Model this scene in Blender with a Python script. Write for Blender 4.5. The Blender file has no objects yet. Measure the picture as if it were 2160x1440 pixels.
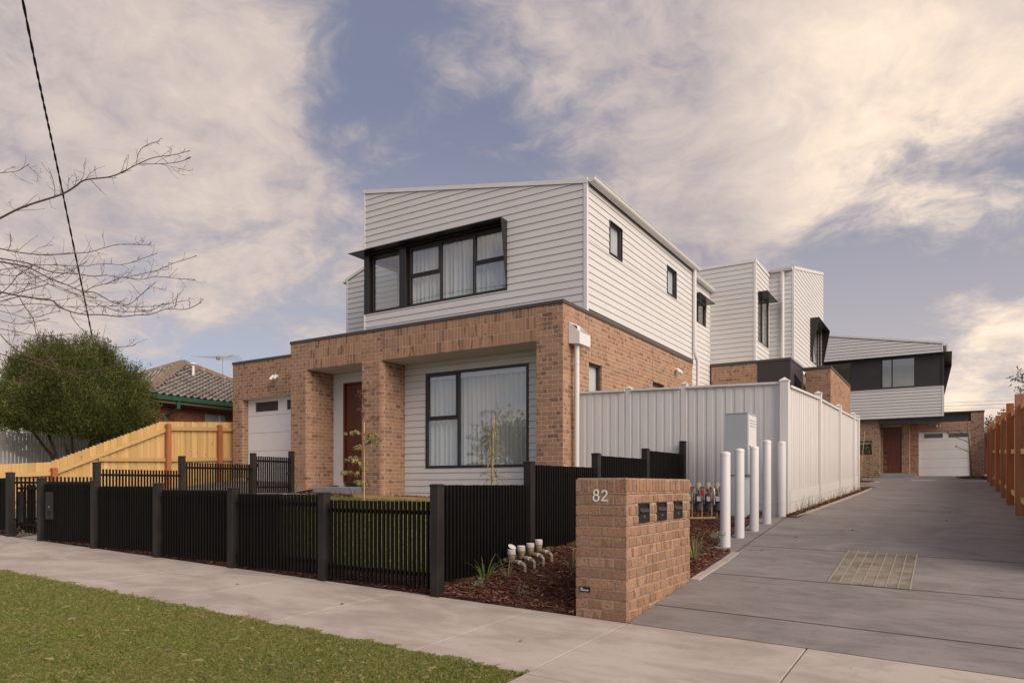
import bpy, math, random
import numpy as np
from mathutils import Vector, Matrix
random.seed(7); rng = np.random.default_rng(7)
R = math.radians
S = bpy.context.scene
COL = S.collection
PI = math.pi

# ------------------------------------------------------------------ camera
TH = R(31.87); CX, CY, CZ = 2.226, -5.351, 1.125
cam = bpy.data.cameras.new('camera'); camo = bpy.data.objects.new('camera', cam); COL.objects.link(camo)
camo.location = (CX, CY, CZ); camo.rotation_euler = (R(90), 0, TH)
cam.sensor_width = 36; cam.lens = 1480/2160*36; cam.shift_y = 0.1398
cam.clip_start = 0.05; cam.clip_end = 3000
S.camera = camo
def proj(X, Y, Z):
    dx, dy = X-CX, Y-CY
    xc = dx*math.cos(TH)+dy*math.sin(TH); zc = -dx*math.sin(TH)+dy*math.cos(TH)
    if zc < .1: return None
    return (1080+1480*xc/zc, 1022-1480*(Z-CZ)/zc, zc)

# ------------------------------------------------------------------ node helpers
class NT:
    def __init__(s, tree): s.t = tree; s.t.nodes.clear()
    def n(s, typ, **kw):
        nd = s.t.nodes.new(typ)
        for k, v in kw.items(): setattr(nd, k, v)
        return nd
    def l(s, a, b): s.t.links.new(a, b)
    def put(s, sock, v):
        if hasattr(v, 'is_output'): s.l(v, sock)
        else: sock.default_value = v
    def m(s, op, a, b=0.0, c=None, clamp=False):
        nd = s.n('ShaderNodeMath', operation=op, use_clamp=clamp)
        s.put(nd.inputs[0], a); s.put(nd.inputs[1], b)
        if c is not None: s.put(nd.inputs[2], c)
        return nd.outputs[0]
    def vm(s, op, a, b=None):
        nd = s.n('ShaderNodeVectorMath', operation=op)
        s.put(nd.inputs[0], a)
        if b is not None:
            if op == 'SCALE': s.put(nd.inputs['Scale'], b)
            else: s.put(nd.inputs[1], b)
        return nd.outputs['Value'] if op in ('DOT_PRODUCT', 'LENGTH') else nd.outputs[0]
    def mix(s, f, a, b, blend='MIX'):
        nd = s.n('ShaderNodeMix', data_type='RGBA', blend_type=blend)
        s.put(nd.inputs[0], f)
        for k, v in ((6, a), (7, b)):
            s.put(nd.inputs[k], v if hasattr(v, 'is_output') else (tuple(v)+(1,) if len(v) == 3 else v))
        return nd.outputs[2]
    def noise(s, vec, scale, detail=3, rough=.5, dist=0, lac=2.0):
        nd = s.n('ShaderNodeTexNoise')
        s.put(nd.inputs['Vector'], vec); nd.inputs['Scale'].default_value = scale
        nd.inputs['Detail'].default_value = detail; nd.inputs['Roughness'].default_value = rough
        nd.inputs['Distortion'].default_value = dist; nd.inputs['Lacunarity'].default_value = lac
        return nd.outputs['Fac']
    def sm(s, v, lo, hi, a=0.0, b=1.0):
        nd = s.n('ShaderNodeMapRange', interpolation_type='SMOOTHSTEP')
        s.put(nd.inputs[0], v); nd.inputs[1].default_value = lo; nd.inputs[2].default_value = hi
        nd.inputs[3].default_value = a; nd.inputs[4].default_value = b
        return nd.outputs[0]
    def ramp(s, f, stops, interp='LINEAR'):
        nd = s.n('ShaderNodeValToRGB'); cr = nd.color_ramp; cr.interpolation = interp
        while len(cr.elements) < len(stops): cr.elements.new(.5)
        for e, (p, c) in zip(cr.elements, stops): e.position = p; e.color = tuple(c)+(1,)
        s.put(nd.inputs[0], f)
        return nd.outputs[0]
    def sc(s, vec, x, y, z): return s.vm('MULTIPLY', vec, (x, y, z))

# ------------------------------------------------------------------ world: dusk sky with broken cloud
SUNV = Vector((.86, -.20, .64)).normalized()
SUN_EL = math.asin(SUNV.z); SUN_AZ = math.atan2(SUNV.x, SUNV.y)
W = bpy.data.worlds.new('World'); S.world = W; W.use_nodes = True
t = NT(W.node_tree)
out = t.n('ShaderNodeOutputWorld'); bg = t.n('ShaderNodeBackground'); t.l(bg.outputs[0], out.inputs[0])
SKY_STRENGTH = .1
bg.inputs[1].default_value = SKY_STRENGTH
sky = t.n('ShaderNodeTexSky', sky_type='NISHITA'); sky.sun_disc = False
sky.sun_elevation = SUN_EL; sky.sun_rotation = SUN_AZ
sky.air_density = 1.0; sky.dust_density = 1.2; sky.ozone_density = 2.0
d = t.n('ShaderNodeTexCoord').outputs['Generated']
sep = t.n('ShaderNodeSeparateXYZ'); t.l(d, sep.inputs[0])
dz = t.m('MAXIMUM', sep.outputs[2], 0.0)
den = t.m('ADD', dz, .30)
cp = t.n('ShaderNodeCombineXYZ'); t.l(t.m('DIVIDE', sep.outputs[0], den), cp.inputs[0]); t.l(t.m('DIVIDE', sep.outputs[1], den), cp.inputs[1])
cpv = t.vm('ADD', cp.outputs[0], (5.3, 2.9, 0))
def pxdir(x, y):
    a = (x-1080)/1480; b = (1022-y)/1480
    return Vector((a*math.cos(TH)-math.sin(TH), a*math.sin(TH)+math.cos(TH), b)).normalized()
def lobe(px, width):           # 1 towards the given direction of the sky, falling off with the angle
    v = pxdir(*px); c = t.vm('DOT_PRODUCT', d, tuple(v))
    return t.sm(c, math.cos(R(width)), 1.0)
wv = t.n('ShaderNodeTexNoise'); t.l(cpv, wv.inputs['Vector']); wv.inputs['Scale'].default_value = 2.4; wv.inputs['Detail'].default_value = 4
warp = t.vm('ADD', cpv, t.vm('SCALE', t.vm('SUBTRACT', wv.outputs['Color'], (.5, .5, .5)), .34))
n1 = t.noise(warp, 2.1, 12, .60)
n2 = t.noise(t.vm('ADD', warp, (7, 3, 2)), 6.5, 10, .64)
n3 = t.noise(t.vm('ADD', cpv, (1, 9, 4)), .9, 3, .5, .2)
cov = t.m('ADD', t.m('MULTIPLY', n1, .64), t.m('MULTIPLY', n2, .34))
cov = t.m('ADD', cov, t.m('MULTIPLY', n3, .08))
for px, wd, amt in (((120, 180), 30, .13), ((480, 400), 15, .08), ((1500, 60), 24, .08), ((1150, 100), 11, .05), ((1880, 230), 16, .13), ((2150, 120), 9, .06), ((740, 60), 9, -.12), ((860, 250), 9, -.11), ((1130, 340), 10, -.07), ((1060, 240), 7, -.04), ((950, 60), 6, .03), ((430, 670), 14, -.11),
                    ((1480, 420), 8, .03), ((1970, 570), 14, -.15), ((2090, 800), 7, .16), ((60, 560), 8, .08), ((1350, 470), 10, .08), ((60, 700), 6, .06)):
    cov = t.m('ADD', cov, t.m('MULTIPLY', lobe(px, wd), amt))
cl = t.sm(cov, .455, .675)
shade = t.m('ADD', t.m('MULTIPLY', n2, .55), t.m('MULTIPLY', n1, .45))
shade = t.m('ADD', shade, t.m('MULTIPLY', lobe((1930, 240), 14), .30))
shade = t.m('ADD', shade, t.m('MULTIPLY', lobe((150, 330), 30), .05))
shade = t.m('ADD', shade, t.m('MULTIPLY', lobe((2080, 830), 10), .28))
ccol = t.ramp(shade, [(.37, (.34, .31, .355)), (.47, (.475, .415, .42)), (.58, (.62, .525, .48)), (.72, (.78, .65, .56)), (.98, (1.2, .96, .72))])
low = t.mix(lobe((2000, 500), 62), (.46, .485, .575), (.54, .475, .475))
base = t.mix(t.sm(sep.outputs[2], .10, .50), low, (.225, .24, .335))
nsk = t.mix(.22, base, t.vm('SCALE', sky.outputs[0], .085))
skyc = t.mix(t.m('MULTIPLY', cl, .94), nsk, ccol)
t.l(t.vm('SCALE', skyc, 1/SKY_STRENGTH), bg.inputs[0])

sun = bpy.data.lights.new('sun', 'SUN'); suno = bpy.data.objects.new('sun', sun); COL.objects.link(suno)
sun.energy = 3.35; sun.angle = R(55); sun.color = (1.0, .845, .685)
suno.rotation_euler = (-SUNV).to_track_quat('-Z', 'Y').to_euler(); suno.location = (30, 10, 30)
S.view_settings.view_transform = 'Standard'; S.view_settings.look = 'None'
S.view_settings.exposure = 0.12; S.view_settings.gamma = 1.0; S.view_settings.use_curve_mapping = False
S.cycles.max_bounces = 6; S.cycles.diffuse_bounces = 3; S.cycles.glossy_bounces = 3; S.cycles.transparent_max_bounces = 12

# ------------------------------------------------------------------ materials
def mat(name, build):
    m = bpy.data.materials.new(name); m.use_nodes = True; t = NT(m.node_tree)
    o = t.n('ShaderNodeOutputMaterial'); b = t.n('ShaderNodeBsdfPrincipled'); t.l(b.outputs[0], o.inputs[0])
    geo = t.n('ShaderNodeNewGeometry')
    build(t, b, geo, o)
    return m
def bump(t, b, h, strength=.3, dist=.01):
    bp = t.n('ShaderNodeBump'); bp.inputs['Strength'].default_value = strength; bp.inputs['Distance'].default_value = dist
    t.put(bp.inputs['Height'], h); t.l(bp.outputs[0], b.inputs['Normal'])
def rnd(t, geo):
    oi = t.n('ShaderNodeObjectInfo')
    return t.m('FRACT', t.m('ADD', oi.outputs['Random'], geo.outputs['Random Per Island']))
def simple(name, col, rough=.5, var=.06, scale=3, metal=0, bscale=0, bstr=.15, spec=.5, fine=0):
    def f(t, b, g, o):
        n = t.noise(g.outputs['Position'], scale, 4, .6)
        c = t.mix(t.sm(n, .3, .7), [v*(1-var) for v in col], [min(1, v*(1+var)) for v in col])
        if fine:
            n2 = t.noise(g.outputs['Position'], 60, 2, .6)
            c = t.mix(t.sm(n2, .45, .75, 0, fine), c, [v*.6 for v in col])
        t.l(c, b.inputs['Base Color']); b.inputs['Roughness'].default_value = rough; b.inputs['Metallic'].default_value = metal
        b.inputs['Specular IOR Level'].default_value = spec
        if bscale: bump(t, b, t.noise(g.outputs['Position'], bscale, 4, .6), bstr)
    return mat(name, f)

def brickmat(name, stops, dark=(.15, .09, .068), near=1.0, fl=.42, ss=110):
    def f(t, b, g, o):
        P = g.outputs['Position']; r = rnd(t, g)
        base = t.ramp(r, stops, 'CONSTANT')
        wn = t.n('ShaderNodeTexWhiteNoise', noise_dimensions='1D'); t.put(wn.inputs['W'], t.m('MULTIPLY', r, 91.7))
        base = t.mix(.5, base, t.mix(wn.outputs[0], [v*.82 for v in stops[0][1]], [v*1.1 for v in stops[0][1]]))
        # flashed parts that end inside a brick, as the kiln leaves them
        n = t.noise(t.vm('ADD', t.sc(P, 6, 6, 2.2), t.vm('SCALE', wn.outputs[1], 9.0)), 1.5, 1, .4)
        flash = t.m('MULTIPLY', t.sm(n, .52, .55), t.sm(wn.outputs[0], 1-fl, 1-fl+.06))
        base = t.mix(t.m('MULTIPLY', flash, .7), base, dark)
        sp = t.noise(P, ss, 3, .7)
        base = t.mix(t.sm(sp, .54, .64, 0, .55 if ss == 110 else .9), base, [v*.35 for v in stops[0][1]])
        base = t.mix(t.sm(sp, .28, .40, .35, 0), base, [min(1, v*1.5) for v in stops[0][1]])
        st = t.noise(t.sc(P, 1, 1, .35), 28, 3, .6)
        base = t.mix(t.sm(st, .35, .7, 0, .3), base, [v*.66 for v in stops[0][1]])
        t.l(base, b.inputs['Base Color']); b.inputs['Roughness'].default_value = .9; b.inputs['Specular IOR Level'].default_value = .2
        bump(t, b, t.m('ADD', t.m('MULTIPLY', sp, .6), t.noise(P, 30, 3, .6)), .5*near, .006)
    return mat(name, f)
TAN = [(0, (.47, .275, .178)), (.24, (.54, .33, .215)), (.42, (.41, .24, .165)), (.60, (.49, .27, .165)), (.74, (.36, .21, .15)), (.84, (.43, .215, .135)), (.91, (.25, .145, .105)), (.97, (.16, .095, .075))]
M = {}
M['brick'] = brickmat('tan_brick', TAN)
TAN2 = [(0, (.39, .235, .155)), (.22, (.46, .29, .195)), (.38, (.31, .185, .125)), (.54, (.41, .23, .14)), (.68, (.27, .16, .11)), (.80, (.37, .21, .135)), (.90, (.21, .125, .088))]
M['pierbrick'] = brickmat('tan_pier_brick', TAN2, (.22, .125, .075), 2.2, .40, 62)
M['redbrick'] = brickmat('red_brick', [(0, (.30, .10, .065)), (.3, (.26, .085, .055)), (.6, (.33, .115, .075)), (.85, (.22, .075, .055))], (.12, .05, .04))
M['mortar'] = simple('mortar', (.60, .515, .415), .95, .10, 6, bscale=90, bstr=.3, fine=.15)
M['greymortar'] = simple('grey_mortar', (.36, .31, .25), .95, .25, 9, bscale=90, bstr=.4, fine=.3)
M['redmortar'] = simple('mortar_grey', (.30, .21, .16), .95, .1, 6)
M['board'] = simple('white_painted_board', (.72, .705, .70), .55, .02, 1.2, bscale=45, bstr=.04)
M['boardgap'] = simple('wrap_gap_shade', (.22, .18, .155), .9)  # dark wrap; the shade lines between boards are put into this colour
M['trim'] = simple('white_trim', (.78, .77, .775), .45, .02, 2)
M['render'] = simple('white_render', (.76, .745, .74), .8, .03, 2, bscale=60, bstr=.08)
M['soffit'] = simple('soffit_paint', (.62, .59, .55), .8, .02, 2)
M['flash'] = simple('dark_flashing', (.075, .064, .062), .42, .08, 2)
M['darkmetal'] = simple('dark_bronze_metal', (.021, .017, .016), .32, .12, 1.5)
M['blackframe'] = simple('black_window_frame', (.028, .023, .022), .38, .1, 2)
M['darkpanel'] = simple('charcoal_cladding', (.043, .037, .039), .55, .05, 2)
M['white_metal'] = simple('white_metal', (.80, .79, .795), .35, .02, 3)
M['pvc'] = simple('white_pvc', (.74, .73, .735), .4, .03, 1.5)
M['gdoor'] = simple('garage_door_white', (.88, .875, .90), .55, .02, 3, bscale=70, bstr=.04)
M['inside'] = simple('interior_plaster', (.62, .57, .51), .85)
M['dark'] = simple('dark_opening', (.01, .01, .01), .8)
M['smoke'] = simple('tinted_door_glass', (.09, .085, .088), .08, .1, 2)
def f(t, b, g, o):
    P = g.outputs['Position']
    n = t.noise(t.sc(P, 12, 12, .6), 2.2, 5, .6, .8)
    c = t.mix(t.sm(n, .3, .7), (.11, .030, .014), (.19, .058, .026))
    t.l(c, b.inputs['Base Color']); b.inputs['Roughness'].default_value = .45
M['timberdoor'] = mat('red_timber_door', f)
def f(t, b, g, o):
    r = rnd(t, g)
    P = g.outputs['Position']
    st = t.noise(t.sc(P, 1, 1, .05), 40, 3, .6)
    c = t.mix(t.sm(st, .35, .7), (.0045, .0038, .0035), (.010, .008, .007))
    dust = t.noise(P, 95, 2, .5)
    c = t.mix(t.sm(dust, .75, .81, 0, .4), c, (.22, .19, .16))
    c = t.mix(t.m('MULTIPLY', r, .3), c, (.012, .009, .008))
    t.l(c, b.inputs['Base Color']); b.inputs['Roughness'].default_value = .6; b.inputs['Specular IOR Level'].default_value = .15
M['slat'] = mat('black_stained_timber', f)
def f(t, b, g, o):
    P = g.outputs['Position']
    c = t.mix(t.sm(t.noise(P, 4, 4, .6), .35, .7), (.016, .0135, .0125), (.028, .024, .021))
    c = t.mix(t.sm(t.noise(P, 80, 2, .5), .72, .80, 0, .5), c, (.30, .26, .22))
    t.l(c, b.inputs['Base Color']); b.inputs['Roughness'].default_value = .5; b.inputs['Specular IOR Level'].default_value = .4
M['postblack'] = mat('black_post', f)
def woodmat(name, a, bb, knot, rough=.75, rv=.55, vert=True):
    def f(t, b, g, o):
        P = g.outputs['Position']; r = rnd(t, g)
        cx = t.n('ShaderNodeCombineXYZ'); t.l(t.m('MULTIPLY', r, 37.0), cx.inputs[2])
        Q = t.vm('ADD', P, cx.outputs[0])
        n = t.noise(t.sc(Q, 14, 14, .7) if vert else t.sc(Q, 2, 1.0, 30), 1.6, 5, .6, .7)
        c = t.mix(t.sm(n, .3, .72), a, bb)
        c = t.mix(t.m('MULTIPLY', r, rv), c, [v*.62 for v in a])
        k = t.n('ShaderNodeTexVoronoi'); t.l(t.sc(Q, 7, 7, 2.2), k.inputs['Vector']); k.inputs['Scale'].default_value = 1.0
        c = t.mix(t.sm(k.outputs['Distance'], .06, .13, .75, 0), c, knot)
        t.l(c, b.inputs['Base Color']); b.inputs['Roughness'].default_value = rough; b.inputs['Specular IOR Level'].default_value = .25
        bump(t, b, n, .2, .004)
    return mat(name, f)
M['pine'] = woodmat('fresh_pine', (.60, .38, .15), (.69, .465, .215), (.26, .13, .055))
M['pineh'] = woodmat('fresh_pine_rail', (.53, .345, .155), (.62, .425, .205), (.28, .15, .065), vert=False)
M['redwood'] = woodmat('red_hardwood_post', (.36, .125, .054), (.50, .195, .085), (.13, .04, .02), .8, .4)
M['brownpost'] = woodmat('brown_hardwood_post', (.36, .165, .088), (.50, .25, .14), (.11, .04, .02), .8, .55)
def f(t, b, g, o):
    P = g.outputs['Position']; r = rnd(t, g)
    cx = t.n('ShaderNodeCombineXYZ'); t.l(t.m('MULTIPLY', r, 37.0), cx.inputs[2]); Q = t.vm('ADD', P, cx.outputs[0])
    n = t.noise(t.sc(Q, 16, 16, .6), 1.6, 5, .65, .8)
    c = t.mix(t.sm(n, .35, .75), (.78, .77, .76), (.70, .68, .665))
    c = t.mix(t.m('MULTIPLY', r, .30), c, (.62, .60, .585))
    k = t.n('ShaderNodeTexVoronoi'); t.l(t.sc(Q, 6, 6, 1.6), k.inputs['Vector'])
    c = t.mix(t.sm(k.outputs['Distance'], .05, .11, .6, 0), c, (.40, .35, .31))
    t.l(c, b.inputs['Base Color']); b.inputs['Roughness'].default_value = .7
    bump(t, b, n, .25, .004)
M['whitepaling'] = mat('whitewashed_paling', f)
M['picket'] = simple('picket_paint', (.80, .77, .74), .7, .05, 3)
def conc(name, a, c2, joint=None, streak=(2, 2, 2), rough=.85):
    def f(t, b, g, o):
        P = g.outputs['Position']
        n = t.noise(t.sc(P, *streak), 1.3, 8, .66, 1.0)
        n2 = t.noise(P, .7, 5, .6, 1.0)
        c = t.mix(t.sm(t.m('ADD', t.m('MULTIPLY', n, .55), t.m('MULTIPLY', n2, .45)), .38, .60), a, c2)
        st = t.noise(t.vm('ADD', P, (4, 1, 0)), 2.2, 7, .72, 1.8)
        c = t.mix(t.sm(st, .56, .72, 0, .30), c, (a[0]*.72, a[1]*.66, a[2]*.60))
        sp = t.noise(P, 26, 3, .5); c = t.mix(t.sm(sp, .70, .75, 0, .5), c, [v*.45 for v in a])
        fine = t.noise(P, 150, 3, .7)
        c = t.mix(t.sm(fine, .5, .76, 0, .32), c, [v*.62 for v in a])
        t.l(c, b.inputs['Base Color']); b.inputs['Roughness'].default_value = rough; b.inputs['Specular IOR Level'].default_value = .3
        bump(t, b, t.m('ADD', t.m('MULTIPLY', n, .5), t.m('MULTIPLY', fine, .3)), .3, .004)
    return mat(name, f)
M['path'] = conc('pale_concrete', (.345, .294, .258), (.475, .417, .372), streak=(.9, 2.2, 1))
def f(t, b, g, o):
    P = g.outputs['Position']
    n = t.noise(t.sc(P, .9, 3.2, 1), 1.5, 8, .68, 1.4)
    n2 = t.noise(P, .8, 6, .62, 1.6)
    k = t.m('ADD', t.m('MULTIPLY', n, .5), t.m('MULTIPLY', n2, .5))
    c = t.mix(t.sm(k, .32, .66), (.165, .147, .143), (.280, .252, .244))
    pale = t.noise(t.sc(P, 1.6, 7, 1), 2.6, 8, .74, 1.8)
    c = t.mix(t.sm(pale, .55, .72, 0, .42), c, (.36, .325, .31))
    stain = t.noise(P, 1.7, 6, .72, 1.8)
    c = t.mix(t.sm(stain, .57, .72, 0, .26), c, (.10, .086, .083))
    fine = t.noise(P, 170, 2, .7)
    c = t.mix(t.sm(fine, .50, .74, 0, .4), c, (.09, .078, .075))
    spot = t.noise(P, 34, 2, .5)
    c = t.mix(t.sm(spot, .70, .76, 0, .4), c, (.42, .38, .36))
    t.l(c, b.inputs['Base Color']); b.inputs['Roughness'].default_value = .8; b.inputs['Specular IOR Level'].default_value = .3
    bump(t, b, t.m('ADD', t.m('MULTIPLY', n, .5), t.m('MULTIPLY', fine, .35)), .4, .005)
M['drive'] = mat('grey_coloured_concrete', f)
M['kerb'] = conc('kerb_concrete', (.34, .29, .26), (.44, .38, .335))
M['step'] = conc('step_concrete', (.32, .31, .33), (.40, .39, .41))
M['asphalt'] = conc('asphalt', (.045, .043, .042), (.06, .057, .055))
M['soil'] = simple('mulch_soil', (.065, .029, .021), .95, .3, 8, bscale=40, bstr=.6)
M['lawnsoil'] = simple('turf_thatch', (.115, .112, .035), .95, .3, 5, bscale=60, bstr=.5)
def f(t, b, g, o):
    r = g.outputs['Random Per Island']
    c = t.ramp(r, [(0, (.075, .030, .021)), (.3, (.125, .050, .034)), (.6, (.19, .080, .054)), (.85, (.27, .13, .09)), (.955, (.40, .25, .17)), (.985, (.07, .036, .026))], 'CONSTANT')
    t.l(c, b.inputs['Base Color']); b.inputs['Roughness'].default_value = .9; b.inputs['Specular IOR Level'].default_value = .2
M['chip'] = mat('bark_chips', f)
def leafmat(name, stops, trans=.25, rough=.6, big=None):
    def f(t, b, g, o):
        r = rnd(t, g)
        c = t.ramp(r, stops)
        if big:
            n = t.noise(g.outputs['Position'], big[0], 4, .6, .4)
            c = t.mix(t.sm(n, .38, .66, 0, big[2]), c, big[1])
        b.inputs['Roughness'].default_value = rough; b.inputs['Specular IOR Level'].default_value = .25
        t.l(c, b.inputs['Base Color'])
        tr = t.n('ShaderNodeBsdfTranslucent'); t.l(c, tr.inputs[0])
        mx = t.n('ShaderNodeMixShader'); mx.inputs[0].default_value = trans
        t.l(b.outputs[0], mx.inputs[1]); t.l(tr.outputs[0], mx.inputs[2]); t.l(mx.outputs[0], o.inputs[0])
    return mat(name, f)
M['grass'] = leafmat('lawn_grass', [(0, (.120, .160, .034)), (.45, (.20, .245, .060)), (.8, (.27, .29, .085)), (.93, (.42, .35, .15)), (1, (.46, .36, .19))], .3, .7, (1.4, (.27, .25, .085), .55))
M['shrub'] = leafmat('shrub_foliage', [(0, (.070, .088, .024)), (.5, (.140, .165, .045)), (.85, (.24, .26, .075)), (1, (.33, .32, .12))], .35, .6, (1.6, (.06, .072, .022), .75))
M['farleaf'] = leafmat('far_tree_foliage', [(0, (.04, .045, .02)), (.6, (.08, .08, .035)), (1, (.15, .11, .06))], .25)
M['eucleaf'] = leafmat('round_leaf', [(0, (.20, .20, .085)), (.55, (.36, .33, .14)), (.8, (.46, .37, .17)), (1, (.42, .2, .11))], .3)
M['redleaf'] = leafmat('young_red_leaf', [(0, (.20, .06, .045)), (1, (.28, .12, .08))], .3)
M['wattle'] = leafmat('long_green_leaf', [(0, (.17, .19, .08)), (.6, (.27, .28, .13)), (1, (.36, .34, .17))], .3)
M['strap'] = leafmat('strappy_leaf', [(0, (.13, .19, .04)), (.6, (.24, .28, .08)), (.85, (.36, .33, .15)), (1, (.42, .33, .19))], .3)
M['dry'] = leafmat('dry_strap_leaf', [(0, (.30, .24, .13)), (.6, (.42, .33, .2)), (1, (.24, .24, .12))], .3)
M['silver'] = leafmat('silver_leaf', [(0, (.22, .25, .17)), (1, (.36, .38, .27))], .2)
M['bark'] = simple('bare_bark', (.12, .075, .055), .85, .25, 12, bscale=60)
M['stem'] = simple('young_stem', (.20, .13, .06), .8, .2, 12)
M['stake'] = simple('bamboo_stake', (.60, .38, .14), .6, .15, 9)
M['cable'] = simple('black_cable', (.012, .011, .012), .6)
M['silvermetal'] = simple('galvanised_metal', (.50, .46, .42), .38, .15, 20, metal=.8)
M['cabinet'] = simple('grey_blue_cabinet', (.44, .475, .51), .5, .03, 2)
M['gasgrey'] = simple('gas_meter_grey', (.085, .088, .095), .5, .1, 8)
M['copper'] = simple('copper_pipe', (.50, .30, .17), .5, .15, 14, metal=.3)
M['brass'] = simple('weathered_brass', (.42, .345, .26), .5, .25, 22, metal=.35)
M['meterbody'] = simple('bronze_meter_body', (.46, .34, .21), .5, .25, 20, metal=.2)
M['redtag'] = simple('red_tag', (.55, .04, .04), .5)
M['label'] = simple('white_label', (.75, .75, .75), .5, .1, 40)
def f(t, b, g, o):
    P = g.outputs['Position']; r = rnd(t, g)
    c = t.ramp(r, [(0, (.19, .165, .155)), (.4, (.245, .215, .20)), (.75, (.30, .27, .25)), (1, (.16, .12, .105))])
    li = t.noise(P, 5, 6, .7, .5)
    c = t.mix(t.sm(li, .53, .64, 0, .65), c, (.34, .31, .19))
    sp = t.noise(P, 26, 3, .7)
    c = t.mix(t.sm(sp, .58, .68, 0, .7), c, (.47, .43, .36))
    c = t.mix(t.sm(sp, .30, .42, .5, 0), c, (.09, .06, .05))
    t.l(c, b.inputs['Base Color']); b.inputs['Roughness'].default_value = .85
M['tile'] = mat('lichened_roof_tile', f)
M['ridge'] = simple('slate_blue_ridge_tile', (.22, .215, .235), .6, .45, 6)
M['bedding'] = simple('ridge_mortar', (.22, .155, .115), .9, .2, 9)
M['green'] = simple('dark_green_gutter', (.030, .105, .065), .4, .08, 3)
M['eave'] = simple('eave_lining', (.30, .21, .17), .8)
def f(t, b, g, o):
    P = g.outputs['Position']
    lw = t.n('ShaderNodeLayerWeight'); lw.inputs[0].default_value = .5
    k = t.m('ADD', t.m('MULTIPLY', t.m('POWER', lw.outputs['Facing'], 4.0), .8), .13)
    tr = t.n('ShaderNodeBsdfTransparent'); tr.inputs[0].default_value = (.95, .965, .955, 1)
    gl = t.n('ShaderNodeBsdfGlossy'); gl.inputs['Roughness'].default_value = .012; gl.inputs[0].default_value = (1, 1, 1, 1)
    mx = t.n('ShaderNodeMixShader'); t.l(k, mx.inputs[0]); t.l(tr.outputs[0], mx.inputs[1]); t.l(gl.outputs[0], mx.inputs[2])
    t.l(mx.outputs[0], o.inputs[0])
M['glass'] = mat('window_glass', f)
def f(t, b, g, o):
    b.inputs['Base Color'].default_value = (.90, .89, .87, 1); b.inputs['Roughness'].default_value = .9
    tr = t.n('ShaderNodeBsdfTranslucent'); tr.inputs[0].default_value = (.8, .78, .74, 1)
    tp = t.n('ShaderNodeBsdfTransparent')
    mx = t.n('ShaderNodeMixShader'); mx.inputs[0].default_value = .15
    t.l(b.outputs[0], mx.inputs[1]); t.l(tr.outputs[0], mx.inputs[2])
    m2 = t.n('ShaderNodeMixShader'); m2.inputs[0].default_value = .0
    t.l(mx.outputs[0], m2.inputs[1]); t.l(tp.outputs[0], m2.inputs[2]); t.l(m2.outputs[0], o.inputs[0])
M['sheer'] = mat('sheer_curtain', f)
M['text'] = simple('white_lettering', (.80, .80, .78), .5, .01)
M['blackbox'] = simple('black_letter_slot', (.020, .018, .018), .35)
M['ground'] = simple('far_ground', (.10, .10, .05), .95, .3, .3)
M['grate'] = simple('galvanised_grate', (.62, .535, .43), .6, .3, 4)
M['soffitdark'] = simple('grate_bearer', (.20, .17, .135), .7, .3, 8)
M['gratebar'] = simple('grate_frame', (.42, .37, .315), .45, .1, 9, metal=.5)

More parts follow.
